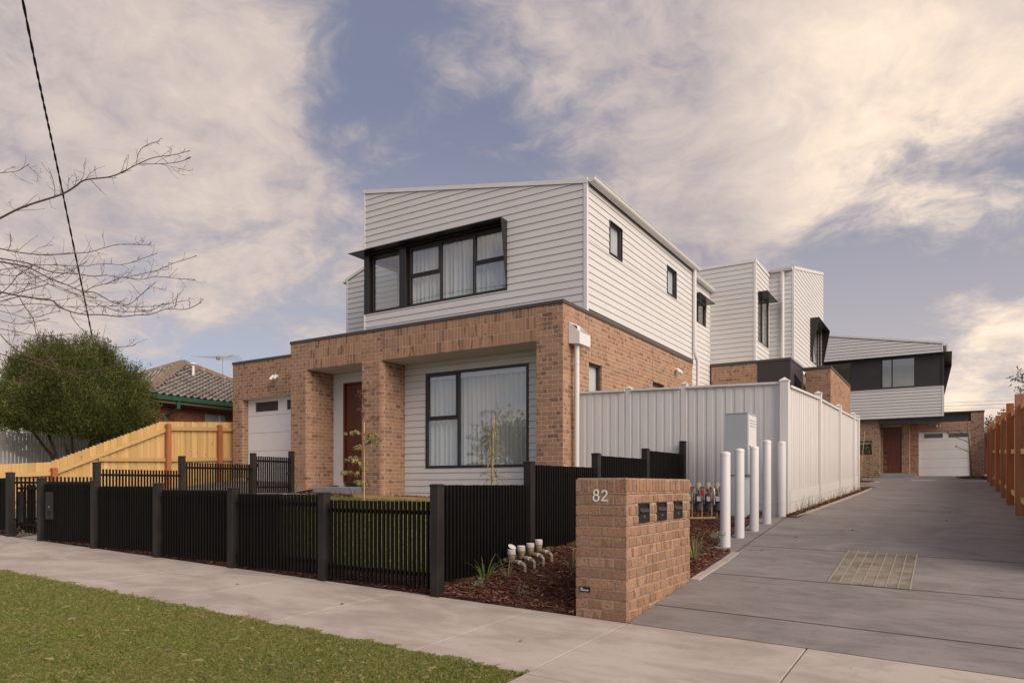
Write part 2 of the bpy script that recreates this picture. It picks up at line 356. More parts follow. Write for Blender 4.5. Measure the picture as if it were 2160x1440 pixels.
# ------------------------------------------------------------------ mesh helpers
ORIG = {}
def setp(o, label=None, cat=None, group=None, kind=None):
    if label: o['label'] = label
    if cat: o['category'] = cat
    if group: o['group'] = group
    if kind: o['kind'] = kind
    return o
def thing(name, label, cat, loc=(0, 0, 0), group=None):
    o = bpy.data.objects.new(name, None); COL.objects.link(o); o.location = loc; o.empty_display_size = .2
    ORIG[o.name] = Vector(loc)
    return setp(o, label, cat, group)
class MB:
    def __init__(s): s.v = []; s.f = []
    def add(s, vs, fs):
        k = len(s.v); s.v += [tuple(p) for p in vs]; s.f += [tuple(i+k for i in q) for q in fs]; return s
    def box(s, x0, x1, y0, y1, z0, z1):
        return s.add([(x0, y0, z0), (x1, y0, z0), (x1, y1, z0), (x0, y1, z0), (x0, y0, z1), (x1, y0, z1), (x1, y1, z1), (x0, y1, z1)],
                     [(0, 3, 2, 1), (4, 5, 6, 7), (0, 1, 5, 4), (1, 2, 6, 5), (2, 3, 7, 6), (3, 0, 4, 7)])
    def cbox(s, x0, x1, y0, y1, z0, z1, b=.004):
        vs = []
        for X, sx in ((x0, 1), (x1, -1)):
            for Y, sy in ((y0, 1), (y1, -1)):
                for Z, sz in ((z0, 1), (z1, -1)):
                    vs += [(X, Y+sy*b, Z+sz*b), (X+sx*b, Y, Z+sz*b), (X+sx*b, Y+sy*b, Z)]
        I = lambda i, j, k, a: (i*4+j*2+k)*3+a
        fs = []
        for i in (0, 1): q = [I(i, 0, 0, 0), I(i, 1, 0, 0), I(i, 1, 1, 0), I(i, 0, 1, 0)]; fs.append(q if i else q[::-1])
        for j in (0, 1): q = [I(0, j, 0, 1), I(1, j, 0, 1), I(1, j, 1, 1), I(0, j, 1, 1)]; fs.append(q[::-1] if j else q)
        for k in (0, 1): q = [I(0, 0, k, 2), I(1, 0, k, 2), I(1, 1, k, 2), I(0, 1, k, 2)]; fs.append(q if k else q[::-1])
        for i in (0, 1):
            for j in (0, 1): fs.append([I(i, j, 0, 0), I(i, j, 1, 0), I(i, j, 1, 1), I(i, j, 0, 1)])
        for i in (0, 1):
            for k in (0, 1): fs.append([I(i, 0, k, 0), I(i, 1, k, 0), I(i, 1, k, 2), I(i, 0, k, 2)])
        for j in (0, 1):
            for k in (0, 1): fs.append([I(0, j, k, 1), I(1, j, k, 1), I(1, j, k, 2), I(0, j, k, 2)])
        for i in (0, 1):
            for j in (0, 1):
                for k in (0, 1): fs.append([I(i, j, k, 0), I(i, j, k, 1), I(i, j, k, 2)])
        return s.add(vs, fs)
    def prism(s, poly, ext):
        n = len(poly); e = Vector(ext); a = [Vector(p) for p in poly]
        return s.add(a+[p+e for p in a], [tuple(range(n))[::-1], tuple(range(n, 2*n))]+[(i, (i+1) % n, n+(i+1) % n, n+i) for i in range(n)])
    def tube(s, pts, r, n=8, cap=True):
        pts = [Vector(p) for p in pts]; k0 = len(s.v); m = len(pts); prev = None
        rr = r if isinstance(r, (list, tuple)) else [r]*m
        for i, p in enumerate(pts):
            t = (pts[min(i+1, m-1)]-pts[max(i-1, 0)]).normalized()
            if prev is None: u = t.cross(Vector((0, 0, 1)) if abs(t.z) < .9 else Vector((1, 0, 0))).normalized()
            else: u = (prev-t*prev.dot(t)).normalized()
            prev = u; w = t.cross(u)
            for j in range(n):
                a = 2*PI*j/n; s.v.append(tuple(p+(u*math.cos(a)+w*math.sin(a))*rr[i]))
        for i in range(m-1):
            for j in range(n):
                s.f.append((k0+i*n+j, k0+i*n+(j+1) % n, k0+(i+1)*n+(j+1) % n, k0+(i+1)*n+j))
        if cap: s.f.append(tuple(k0+j for j in range(n))[::-1]); s.f.append(tuple(k0+(m-1)*n+j for j in range(n)))
        return s
    def lathe(s, cx, cy, prof, n=24):
        k0 = len(s.v); m = len(prof)
        for r, z in prof:
            for j in range(n): a = 2*PI*j/n; s.v.append((cx+r*math.cos(a), cy+r*math.sin(a), z))
        for i in range(m-1):
            for j in range(n): s.f.append((k0+i*n+j, k0+i*n+(j+1) % n, k0+(i+1)*n+(j+1) % n, k0+(i+1)*n+j))
        s.f.append(tuple(k0+j for j in range(n))[::-1]); s.f.append(tuple(k0+(m-1)*n+j for j in range(n)))
        return s
    def xf(s, mtx, start=0):
        for i in range(start, len(s.v)): s.v[i] = tuple(mtx @ Vector(s.v[i]))
        return s
    def build(s, name, m, parent=None, smooth=False, label=None, kind=None):
        off = ORIG[parent.name] if parent else Vector((0, 0, 0))
        me = bpy.data.meshes.new(name)
        me.from_pydata([(v[0]-off.x, v[1]-off.y, v[2]-off.z) for v in s.v], [], s.f)
        if smooth: me.polygons.foreach_set('use_smooth', [True]*len(me.polygons))
        me.materials.append(M[m] if isinstance(m, str) else m)
        o = bpy.data.objects.new(name, me); COL.objects.link(o)
        if parent: o.parent = parent
        ORIG[o.name] = off.copy()
        return setp(o, label, None, None, kind)
def inst(me, name, parent, loc, rotz=0, scale=None):
    o = bpy.data.objects.new(name, me); COL.objects.link(o); off = ORIG[parent.name]
    o.parent = parent; o.location = Vector(loc)-off; o.rotation_euler = (0, 0, rotz)
    if scale: o.scale = scale
    ORIG[o.name] = off
    return o
def smooth_angle(o, deg=40):
    o.data.polygons.foreach_set('use_smooth', [True]*len(o.data.polygons))
    o.data.set_sharp_from_angle(angle=R(deg))
    return o
def npmesh(name, V, F, m, kind=None, parent=None):
    me = bpy.data.meshes.new(name); nv, nf, k = len(V), len(F), F.shape[1]
    me.vertices.add(nv); me.vertices.foreach_set('co', np.asarray(V, np.float32).ravel())
    me.loops.add(nf*k); me.loops.foreach_set('vertex_index', np.asarray(F, np.int32).ravel())
    me.polygons.add(nf); me.polygons.foreach_set('loop_start', np.arange(0, nf*k, k, dtype=np.int32))
    me.update(calc_edges=True); me.materials.append(M[m])
    o = bpy.data.objects.new(name, me); COL.objects.link(o)
    if parent: o.parent = parent
    return setp(o, kind=kind)
class Fr:   # a wall plane: s along the wall, z up, n outwards
    def __init__(s, kind, c): s.k = kind; s.c = c
    def __call__(s, a, z, n=0):
        return {'F': (a, s.c-n, z), 'R': (s.c+n, a, z), 'L': (s.c-n, a, z), 'B': (a, s.c+n, z)}[s.k]
    def box(s, mb, s0, s1, z0, z1, n0, n1):
        p = [s(*q) for q in ((s0, z0, n0), (s1, z0, n0), (s1, z0, n1), (s0, z0, n1), (s0, z1, n0), (s1, z1, n0), (s1, z1, n1), (s0, z1, n1))]
        xs, ys, zs = zip(*p); return mb.box(min(xs), max(xs), min(ys), max(ys), min(zs), max(zs))
    def cbox(s, mb, s0, s1, z0, z1, n0, n1, b=.004):
        p = [s(s0, z0, n0), s(s1, z1, n1)]; xs, ys, zs = zip(*p)
        return mb.cbox(min(xs), max(xs), min(ys), max(ys), min(zs), max(zs), b)
def cells(s0, s1, z0, z1, ops):
    ss = sorted({s0, s1, *[min(max(v, s0), s1) for o in ops for v in o[:2]]}); zz = sorted({z0, z1, *[min(max(v, z0), z1) for o in ops for v in o[2:]]})
    r = []
    for a, b in zip(ss, ss[1:]):
        for c, d in zip(zz, zz[1:]):
            if b-a < 1e-4 or d-c < 1e-4: continue
            m, n = (a+b)/2, (c+d)/2
            if not any(o[0] < m < o[1] and o[2] < n < o[3] for o in ops): r.append((a, b, c, d))
    return r
def walls(fr, mb, s0, s1, z0, z1, ops, n0, n1):
    for a, b, c, d in cells(s0, s1, z0, z1, ops): fr.box(mb, a, b, c, d, n0, n1)
def clip(poly, A, B):      # keep z <= A + B*s
    out = []
    for i, p in enumerate(poly):
        q = poly[(i+1) % len(poly)]; fp = p[1]-A-B*p[0]; fq = q[1]-A-B*q[0]
        if fp <= 0: out.append(p)
        if fp*fq < 0: k = fp/(fp-fq); out.append((p[0]+(q[0]-p[0])*k, p[1]+(q[1]-p[1])*k))
    return out
def boards(fr, s0, s1, z0, z1, parent, ops=(), top=None, cover=.147, gap=.007, lip=.019, mt='board', name='weatherboard'):
    k = 0
    while z0+k*cover < z1-.01:
        zb = z0+k*cover; zt = min(zb+cover-gap, z1); k += 1
        for a, b, c, d in cells(s0, s1, zb, zt, ops):
            pl = [(a, c), (b, c), (b, d), (a, d)]
            if top: pl = clip(pl, *top)
            if len(pl) < 3: continue
            ar = abs(sum(pl[i][0]*pl[(i+1) % len(pl)][1]-pl[(i+1) % len(pl)][0]*pl[i][1] for i in range(len(pl))))/2
            if ar < .004 or (d-c) < .012 or (b-a) < .012: continue
            n = len(pl); dep = lambda z: .006+(lip-.006)*(1-(z-zb)/cover)
            vs = [fr(p[0], p[1], dep(p[1])+random.uniform(0, .0006)) for p in pl]+[fr(p[0], p[1], -.004) for p in pl]
            MB().add(vs, [tuple(range(n)), tuple(range(n, 2*n))[::-1]]+[(i, (i+1) % n, n+(i+1) % n, n+i) for i in range(n)]).build(name, mt, parent)

# --- bricks: every brick is swept along a path in plan, so it can bend round a rounded corner
class Path:
    def __init__(s, pts, side=1):     # pts in plan; the outward normal is on the right of travel for side = 1
        s.p = [Vector(q) for q in pts]; s.L = [0]
        for a, b in zip(s.p, s.p[1:]): s.L.append(s.L[-1]+(b-a).length)
        s.side = side; s.len = s.L[-1]
    def at(s, u, n):
        i = 0
        while i < len(s.L)-2 and u > s.L[i+1]+1e-9: i += 1
        def nr(k): t = (s.p[k+1]-s.p[k]).normalized(); return Vector((t.y, -t.x))*s.side
        f = (u-s.L[i])/max(1e-9, s.L[i+1]-s.L[i]); q = s.p[i].lerp(s.p[i+1], f); nn = nr(i)
        if f > .999 and i < len(s.L)-2: nn = (nn+nr(i+1)).normalized()
        if f < .001 and i > 0: nn = (nn+nr(i-1)).normalized()
        return q+nn*n
def arc(cx, cy, r, a0, a1, n=5): return [(cx+r*math.cos(R(a0+(a1-a0)*i/n)), cy+r*math.sin(R(a0+(a1-a0)*i/n))) for i in range(n+1)]
JT = .0105
def one_brick(path, a, b, c, d, thick=.03, ch=.003, wob=.0015):
    br = [a]+[u for u in path.L if a+.004 < u < b-.004]+[b]
    pr = random.uniform(-wob, wob); vs = []; fs = []; m = len(br)
    for i, u in enumerate(br):
        e = ch if i == 0 else (-ch if i == m-1 else 0)
        f0 = path.at(u+e, pr); f1 = path.at(u, pr-ch); bk = path.at(u, -thick)
        vs += [(f0.x, f0.y, c+ch), (f0.x, f0.y, d-ch), (f1.x, f1.y, d), (bk.x, bk.y, d), (bk.x, bk.y, c), (f1.x, f1.y, c)]
    for i in range(m-1):
        k = i*6; fs += [(k+j, k+(j+1) % 6, k+6+(j+1) % 6, k+6+j) for j in (0, 1, 2, 4, 5)]
    fs += [(5, 4, 3, 2, 1, 0), tuple((m-1)*6+j for j in range(6))]
    ctr = path.at((a+b)/2, 0)
    return vs, fs, (ctr.x, ctr.y, (c+d)/2), (b-a), (d-c)
def brick_rows(path, s0, s1, z0, z1, ops=(), zref=None, phase=0.0, bl=.228, bh=.074, soldier=False, rand=None, **kw):
    out = []; zref = z0 if zref is None else zref
    if soldier: pl, ph = bh+(JT if bl < .2 else .007), bl+JT
    else: pl, ph = bl+JT, bh+JT
    k0 = math.floor((z0-zref)/ph+1e-6)
    k = k0
    while zref+k*ph < z1-.012:
        zb, zt = zref+k*ph, zref+k*ph+ph-JT
        zb, zt = max(zb, z0), min(zt, z1); off = phase+(0 if soldier else (pl/2 if k % 2 else 0)); k += 1
        if zt-zb < .012: continue
        u = s0-(off % pl) - pl
        while u < s1:
            if rand: pl = random.choice(rand)+JT
            a, b = max(u, s0), min(u+pl-(JT if not soldier or bl < .2 else .007), s1); u += pl
            if b-a < .018: continue
            for (x0, x1, y0, y1) in cells(a, b, zb, zt, ops):
                if x1-x0 < .018 or y1-y0 < .012: continue
                out.append(one_brick(path, x0, x1, y0, y1, **kw))
    return out
def lay(bricks, parent, m='brick', limit=300, name='brick'):
    def size(b):
        p = proj(*b[2])
        if p is None or not (-60 < p[0] < 2220 and -60 < p[1] < 1500): return 0
        return b[3]*b[4]/p[2]**2
    bricks = sorted(bricks, key=size, reverse=True)
    for b in bricks[:limit]: MB().add(b[0], b[1]).build(name, m, parent)
    if len(bricks) > limit:
        mb = MB()
        for b in bricks[limit:]: mb.add(b[0], b[1])
        mb.build('brickwork', m, parent, kind='stuff')

# --- windows
def window(fr, s0, s1, z0, z1, parent, muls=(), trs=(), n=-.03, fw=.05, depth=.07, curtain=True, cz=None, blind=0, mt='blackframe', sash=(), drop=.03, skip=()):
    """frame with mullions at muls and transoms (cell index, z); panes, curtain as sub-parts"""
    mb = MB(); xs = [s0]+list(muls)+[s1]
    fr.cbox(mb, s0, s1, z0, z0+fw, n-depth, n); fr.cbox(mb, s0, s1, z1-fw, z1, n-depth, n)
    fr.cbox(mb, s0, s0+fw, z0+fw, z1-fw, n-depth, n-.0005); fr.cbox(mb, s1-fw, s1, z0+fw, z1-fw, n-depth, n-.0005)
    for x in muls: fr.cbox(mb, x-fw/2, x+fw/2, z0+fw, z1-fw, n-depth, n-.001)
    panes = []
    for i, (a, b) in enumerate(zip(xs, xs[1:])):
        a2 = a+(fw if i == 0 else fw/2); b2 = b-(fw if i == len(xs)-2 else fw/2)
        tz = [zz for j, zz in trs if j == i]
        if tz:
            fr.cbox(mb, a2, b2, tz[0]-fw/2, tz[0]+fw/2, n-depth, n-.0015)
            panes += [(a2, b2, z0+fw, tz[0]-fw/2, i, 0), (a2, b2, tz[0]+fw/2, z1-fw, i, 1)]
        else: panes.append((a2, b2, z0+fw, z1-fw, i, 0))
    w = mb.build('window', mt, parent)
    for a, b, c, d, i, up in panes:
        if (i, up) in sash:
            sm = MB(); q = .032
            for x0, x1, y0, y1 in ((a, b, c, c+q), (a, b, d-q, d), (a, a+q, c+q, d-q), (b-q, b, c+q, d-q)): fr.cbox(sm, x0, x1, y0, y1, n-.05, n+.012, .003)
            sm.build('sash', mt, w); a, b, c, d = a+q, b-q, c+q, d-q
        g = MB(); fr.box(g, a, b, c, d, n-.034, n-.028); g.build('pane', 'glass', w)
    if curtain:
        zt = (cz if cz else z1)
        vs = []; fs = []; npt = max(8, int((s1-s0)/.012)); ph = random.random()*9
        for i in range(npt+1):
            a = s0-.05+(s1-s0+.1)*i/npt
            wv = .042*math.sin(a*2*PI/.125+1.3*math.sin(a*2.1+ph))+.015*math.sin(a*2*PI/.31+ph)
            for zz in (z0-.08, zt-drop): vs.append(fr(a+.006*math.sin(zz*9+a*30), zz, n-.165+wv))
        for i in range(npt): fs.append((2*i, 2*i+2, 2*i+3, 2*i+1))
        c = MB().add(vs, fs).build('curtain', 'sheer', w); smooth_angle(c, 80)
    if blind:
        b = MB(); fr.box(b, s0+.03, s1-.03, z1-fw-blind, z1-fw*.3, n-.075, n-.068); b.build('blind', 'render', w)
    return w

# ------------------------------------------------------------------ ground levels (the street falls to the right, the lot climbs to the back)
def pz(Y):
    if Y < 0: return .02*Y
    if Y < 6.5: return .096*Y
    if Y < 17: return .624+.0315*(Y-6.5)
    return .955+.0330*(Y-17)
def G(X, Y): return pz(Y)-.0275*X*min(1, max(0, 1-(Y-9)/11))
def Gy(X, Y): return (.02*Y if Y < 0 else .118*min(Y, 7.2))-.0275*X
def sheet(name, poly_x, ys, fz, m, dz=0, kind='structure', thick=None, parent=None, nx=12):
    """a strip between x = lo(y) and hi(y) at the rows ys"""
    mb = MB(); k = nx+1
    for y in ys:
        lo, hi = poly_x(y)
        for i in range(k): x = lo+(hi-lo)*i/nx; mb.v.append((x, y, fz(x, y)+dz))
    for j in range(len(ys)-1):
        for i in range(nx): a = j*k+i; mb.f.append((a, a+1, a+k+1, a+k))
    o = mb.build(name, m, parent, smooth=True)
    if kind: o['kind'] = kind
    return o
def yr(a, b, n): return [a+(b-a)*i/n for i in range(n+1)]
# base terrain: one sheet to the horizon, kept below everything laid on it
def Gbase(X, Y):
    x = max(-30, min(30, X)); y = max(-20, min(60, Y)); z = Gy(x, min(y, 5.3)) if X < -2 and Y < 7.2 else G(x, y)
    if X < -2 and Y >= 7.2: z = max(G(x, y), Gy(x, 5.3))
    return z-.07
xs = sorted(set([-400, -200, -100, -60, -40]+[-30+i*1.5 for i in range(41)]+[-2.01, -1.99, 40, 60, 100, 200, 400])); ys = sorted(set([-300, -120, -60, -40]+[-20+i*1.0 for i in range(28)]+[7.19, 7.21]+[8+i*3 for i in range(18)]+[80, 120, 200, 400, 800]))
mb = MB()
for y in ys:
    for x in xs: mb.v.append((x, y, Gbase(x, y)))
for j in range(len(ys)-1):
    for i in range(len(xs)-1): a = j*len(xs)+i; mb.f.append((a, a+1, a+len(xs)+1, a+len(xs)))
o = mb.build('ground', 'ground', None, smooth=True); o['kind'] = 'structure'
# the street behind the viewer, verge, footpath
sheet('road', lambda y: (-60, 60), yr(-14.5, -7.2, 4), lambda x, y: -.0275*x-.20, 'asphalt', nx=30)
mb = MB(); mb.prism([(-60, -7.2, 1.65-.22), (-60, -7.05, 1.65-.22), (-60, -7.05, 1.65-.09), (-60, -7.2, 1.65-.10)], (120, 0, -3.3)); o = mb.build('kerb', 'kerb'); o['kind'] = 'structure'
sheet('verge', lambda y: (-60, .02), yr(-7.05, -1.645, 10), lambda x, y: .02*y-.0275*x-.012, 'lawnsoil', nx=60)
fp = MB()
fp.v = [(x, y, -.0275*x+.02*y-.05) for y in (-1.64, .03) for x in (-60, 60)]; fp.f = [(0, 1, 3, 2)]
fpo = fp.build('footpath', 'asphalt'); fpo['kind'] = 'structure'
def slab(x0, x1, y0, y1, parent, m='path', fz=None, g=.005, b=.005, th=.05):
    fz = fz or (lambda x, y: -.0275*x+.02*y)
    P = [(x0+g, y0+g), (x1-g, y0+g), (x1-g, y1-g), (x0+g, y1-g)]; Q = [(x0+g+b, y0+g+b), (x1-g-b, y0+g+b), (x1-g-b, y1-g-b), (x0+g+b, y1-g-b)]
    vs = [(x, y, fz(x, y)-th) for x, y in P]+[(x, y, fz(x, y)-.003) for x, y in P]+[(x, y, fz(x, y)) for x, y in Q]
    MB().add(vs, [(0, 1, 5, 4), (1, 2, 6, 5), (2, 3, 7, 6), (3, 0, 4, 7), (4, 5, 9, 8), (5, 6, 10, 9), (6, 7, 11, 10), (7, 4, 8, 11), (8, 9, 10, 11)]).build('slab', m, parent)
xj = [-22, -19.5, -17, -14.5, -13, -11.4, -9.9, -8.35, -6.85, -5.35, -3.85, -2.37, -.885, .012, 1.37, 2.87, 4.4, 6, 8, 11]
for a, b in zip(xj, xj[1:]): slab(a, b, -1.64, .0, fpo)
for a, b in ((.012, 1.37), (1.37, 2.87), (2.87, 4.4)): slab(a, b, -4.6, -1.64, fpo)
# concrete paths on the lot: gate path, house apron
sheet('path', lambda y: (-10.62, -9.7), yr(0, 5.5, 8), lambda x, y: Gy(x, y)+.004, 'path', nx=3)
sheet('driveway_apron', lambda y: (-14.7, -10.45), yr(0, 7.3, 8), lambda x, y: Gy(x, y)+.002, 'drive', nx=4)
# shared driveway
def dlo(y):
    if y < 3.25: return .012
    if y < 6.35: return -.30
    if y < 19.6: return .20
    if y < 20.6: return .20-(y-19.6)*.95
    return -.75-(min(y, 24)-20.6)*.5
ysd = sorted(set(yr(.003, 3.24, 10)+yr(3.26, 6.34, 8)+yr(6.36, 19.6, 14)+yr(19.7, 38, 16)))
sheet('driveway', lambda y: (dlo(y), 4.2), ysd, lambda x, y: G(x, y), 'drive', nx=10)
dj = MB()
def joint(p, q, w=.012):
    a, b = Vector(p), Vector(q); t = (b-a).normalized(); n = Vector((-t.y, t.x))*w/2; k = 8
    for i in range(k):
        u, v = a.lerp(b, i/k), a.lerp(b, (i+1)/k); c = [u-n, v-n, v+n, u+n]
        dj.add([(w_.x, w_.y, G(w_.x, w_.y)+.0035) for w_ in c], [(0, 1, 2, 3)])
joint((-.0, 3.74), (4.2, 3.94)); joint((.1, 2.05), (4.2, 2.22)); joint((.05, 3.26), (.05, 6.3)); joint((.0, .62), (4.2, .66)); joint((.2, 9.0), (4.2, 9.1)); joint((.2, 14.0), (4.2, 14.1)); joint((-.6, 21.2), (1.2, 30.0))
o = dj.build('driveway_joint', simple('dark_joint', (.055, .046, .044), .95)); o['kind'] = 'structure'  # dark strips laid along the concrete joints
# pale kerb edging of the beds, a low upstand
def ribbon(name, pts, w, h, fz, m, kind='structure'):
    mb = MB(); P = [Vector(p) for p in pts]; L = []
    for i, p in enumerate(P):
        t = (P[min(i+1, len(P)-1)]-P[max(i-1, 0)]).normalized(); n = Vector((-t.y, t.x))*w/2
        for q, z in ((p-n, -.06), (p-n, h-.006), (p-n*.86, h), (p+n*.86, h), (p+n, h-.006), (p+n, -.06)): L.append((q.x, q.y, fz(q.x, q.y)+z))
    mb.v = L
    for i in range(len(P)-1):
        for j in range(5): a = i*6+j; mb.f.append((a, a+1, a+7, a+6))
    mb.f += [tuple(range(6)), tuple((len(P)-1)*6+j for j in range(6))[::-1]]
    o = mb.build(name, m); o['kind'] = kind; return o
ribbon('kerb', [(.04, 1.66), (.05, 2.2), (.06, 2.7), (.05, 3.22)], .10, .012, G, 'kerb')
ribbon('kerb', [(.12, 6.55), (.17, 7.4), (.20, 9), (.22, 11), (.24, 14), (.25, 16.5), (.22, 18.2), (.12, 19.6), (-.2, 20.3), (-.7, 20.7)], .11, .014, G, 'kerb')
ribbon('kerb', [(3.4+.95*math.cos(R(a)), 30.8+2.6*math.sin(R(a))) for a in range(90, 271, 15)], .14, .02, G, 'kerb')
ribbon('kerb', [(-1.6, 27.3), (-.9, 26.6), (-.2, 25.6), (-.05, 24.9), (-.3, 24.3), (-1.2, 24.0)], .14, .02, G, 'kerb')
# beds and lawns (soil sheets; chips and blades are laid on them further down)
def Gm(X, Y):   # garden surface: softly heaped
    return Gy(X, Y)*(1 if X < -1.9 else max(0, min(1, -X/1.9)))+G(X, Y)*(0 if X < -1.9 else 1-max(0, min(1, -X/1.9)))
sheet('mulch_bed', lambda y: (-1.93, -.44 if y < 1.67 else (.02 if y < 3.27 else -.28)), sorted(set([-.002, .03]+yr(.08, 1.66, 8)+yr(1.68, 3.26, 8)+yr(3.28, 6.75, 8))), lambda x, y: Gm(x, y)+(.012+.012*math.sin(x*5+y*3) if y > .01 else -.03), 'soil', nx=14)
sheet('mulch_bed', lambda y: (-.02, .22), yr(6.36, 20, 20), lambda x, y: G(x, y)+.006, 'soil', nx=3)
sheet('mulch_bed', lambda y: (-9.7, -1.93), [-.002, .03, .2, .62], lambda x, y: Gy(x, y)+(.008 if y > .01 else -.03), 'soil', nx=30)
sheet('mulch_bed', lambda y: (-10.4, -3.9), yr(5.35, 6.9, 4), lambda x, y: Gy(x, 5.35)+.01, 'soil', nx=14)
sheet('mulch_bed', lambda y: (-14.8, -10.35), yr(.0, 1.0, 3), lambda x, y: Gy(x, y)+.006, 'soil', nx=6)
sheet('lawn', lambda y: (-9.7, -2.0), yr(.62, 5.4, 10), lambda x, y: Gy(x, y)+.004, 'lawnsoil', nx=20)
sheet('mulch_bed', lambda y: (3.4-.93*math.sqrt(max(0, 1-((y-30.8)/2.55)**2)), 4.3), yr(28.25, 33.35, 12), lambda x, y: G(x, y)+.012, 'soil', nx=4)
sheet('mulch_bed', lambda y: (-3.2, -.1-.5*abs(y-25.0)), yr(24.1, 27.0, 8), lambda x, y: G(x, y)+.012, 'soil', nx=4)
sheet('mulch_bed', lambda y: (-3.2, -.7), yr(32.7, 33.45, 3), lambda x, y: G(x, y)+.012, 'soil', nx=4)
sheet('neighbour_garden', lambda y: (-40, -14.85), yr(-.2, 30, 8), lambda x, y: Gy(-14.8, min(y, 6))+.25, 'ground', nx=6)

# ------------------------------------------------------------------ front townhouse
FY, SX, UY, UX = 6.186, -3.835, 7.22, -3.855
H1 = thing('townhouse', 'front townhouse nearest the street, tan brick ground floor under a white boarded upper storey', 'townhouse', (-8, 7, 1))
F0 = Fr('F', FY); R0 = Fr('R', SX); FU = Fr('F', UY); RU = Fr('R', UX)
zref = .903
# mortar cores
mb = MB()
def core(x0, x1, y0, y1, z0, z1): mb.box(x0, x1, y0, y1, z0, z1)
for cxr, x0 in ((-10.635, -11.223), (-8.28, -8.899)):
    pts = [(x0+.006, FY+.004)]+arc(cxr-.1, FY+.1, .094, 270, 360)+[(cxr-.006, 7.05), (x0+.006, 7.05)]
    mb.prism([(p[0], p[1], .6) for p in pts], (0, 0, 3.24))
    core(x0+.006, cxr, FY+.004, 6.5, 3.842, 4.495)
core(-4.401, SX-.006, FY+.004, 7.05, .5, 3.84); core(-4.401, SX-.006, FY+.004, 6.5, 3.842, 4.495)
core(-10.635, -8.893, FY+.004, 6.48, 3.864, 4.495); core(-8.28, -4.401, FY+.004, 6.48, 3.864, 4.495)
sops = [(7.295, 7.906, 1.9, 3.56), (10.83, 11.664, 2.9, 3.62)]
walls(R0, mb, 6.502, 13.93, .5, 4.495, [(a, b+.004, c, d) for a, b, c, d in sops], -.25, -.004)
g7 = Fr('F', 7.1)
walls(g7, mb, -14.638, -11.2, .7, 4.445, [(-14.261, -11.40, .6, 3.47)], -.19, -.004)
core(-14.638, -14.45, 7.3, 13, .7, 4.40)
mb.build('wall', 'mortar', H1)
# bricks
br = []
for cxr, x0 in ((-10.635, -11.223), (-8.28, -8.899)):
    P = Path([(x0, FY)]+arc(cxr-.1, FY+.1, .1, 270, 360)+[(cxr, 7.04)])
    br += brick_rows(P, 0, P.len, .903, 3.84, zref=zref, phase=.06)
    br += brick_rows(Path([(x0, FY), (cxr, FY)]), 0, cxr-x0, 3.84, 4.497, zref=zref, phase=.06)
P = Path([(-4.407, FY), (SX, FY)]); br += brick_rows(P, 0, P.len, .99, 4.497, zref=zref, phase=.115)
P = Path([(-10.635, FY), (-8.899, FY)]); br += brick_rows(P, .003, P.len-.003, 3.845, 4.497, zref=3.845, soldier=True)
P = Path([(-8.28, FY), (-4.407, FY)]); br += brick_rows(P, .003, P.len-.003, 3.845, 4.497, zref=3.845, soldier=True)
P = Path([(SX, FY+.03), (SX, 13.93)])
br += brick_rows(P, 0, .62, 1.2, 2.45, zref=zref, phase=.05)
br += brick_rows(P, 0, P.len, 2.45, 4.497, [(a-FY-.03, b-FY-.03, c, d) for a, b, c, d in sops], zref=zref, phase=.05)
P = Path([(-14.644, 7.1), (-14.257, 7.1), (-14.257, 7.31)]); br += brick_rows(P, 0, P.len, 1.3, 3.47, zref=zref, phase=.03)
P = Path([(-14.644, 7.1), (-11.2, 7.1)]); br += brick_rows(P, 0, P.len, 3.47, 4.447, zref=zref, phase=.03)
for a, b, c, d in sops:      # window reveals
    P = Path([(SX-.12, b), (SX-.004, b)])
    br += brick_rows(P, 0, P.len, c, d, zref=zref, phase=.1)
lay(br, H1)
# parapet flashings
mb = MB(); mb.cbox(-11.245, SX+.018, FY-.016, 6.46, 4.497, 4.565, .004); mb.build('flashing', 'flash', H1)
mb = MB(); mb.cbox(-4.12, SX+.018, 6.463, 13.95, 4.497, 4.565, .004); mb.build('flashing', 'flash', H1)
mb = MB(); mb.cbox(-14.662, -11.226, 7.084, 7.4, 4.447, 4.515, .004); mb.build('flashing', 'flash', H1)
mb = MB(); mb.box(-11.2, SX-.26, 6.49, 14, 4.36, 4.42); mb.box(-14.44, -11.2, 7.31, 13, 4.34, 4.40); mb.build('roof', 'flash', H1)
# soffits and porch
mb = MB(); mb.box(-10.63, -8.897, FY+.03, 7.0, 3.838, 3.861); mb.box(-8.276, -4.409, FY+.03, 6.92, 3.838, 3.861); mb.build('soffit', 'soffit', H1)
fd = Fr('F', 7.01); dop = [(-10.307, -9.30, .9, 3.60)]
mb = MB(); walls(fd, mb, -10.64, -8.85, .9, 3.837, dop, -.10, 0); mb.build('porch_wall', 'render', H1)
mb = MB()
fd.cbox(mb, -10.307, -10.262, 1.206, 3.60, -.095, .006); fd.cbox(mb, -9.345, -9.30, 1.206, 3.60, -.095, .006); fd.cbox(mb, -10.262, -9.345, 3.555, 3.60, -.095, .0055); fd.cbox(mb, -10.262, -9.345, 1.17, 1.215, -.095, .0055)
dfr = mb.build('door_frame', 'timberdoor', H1)
mb = MB(); fd.cbox(mb, -10.255, -9.352, 1.222, 3.55, -.09, -.05, .003); dr = mb.build('door', 'timberdoor', H1)
mb = MB(); fd.cbox(mb, -9.45, -9.41, 2.1, 2.4, -.05, -.01, .004); mb.build('handle', 'blackframe', dr)
mb = MB(); mb.cbox(-10.633, -8.9, FY+.02, 7.0, .80, 1.076, .008); mb.build('porch_step', 'step', H1)
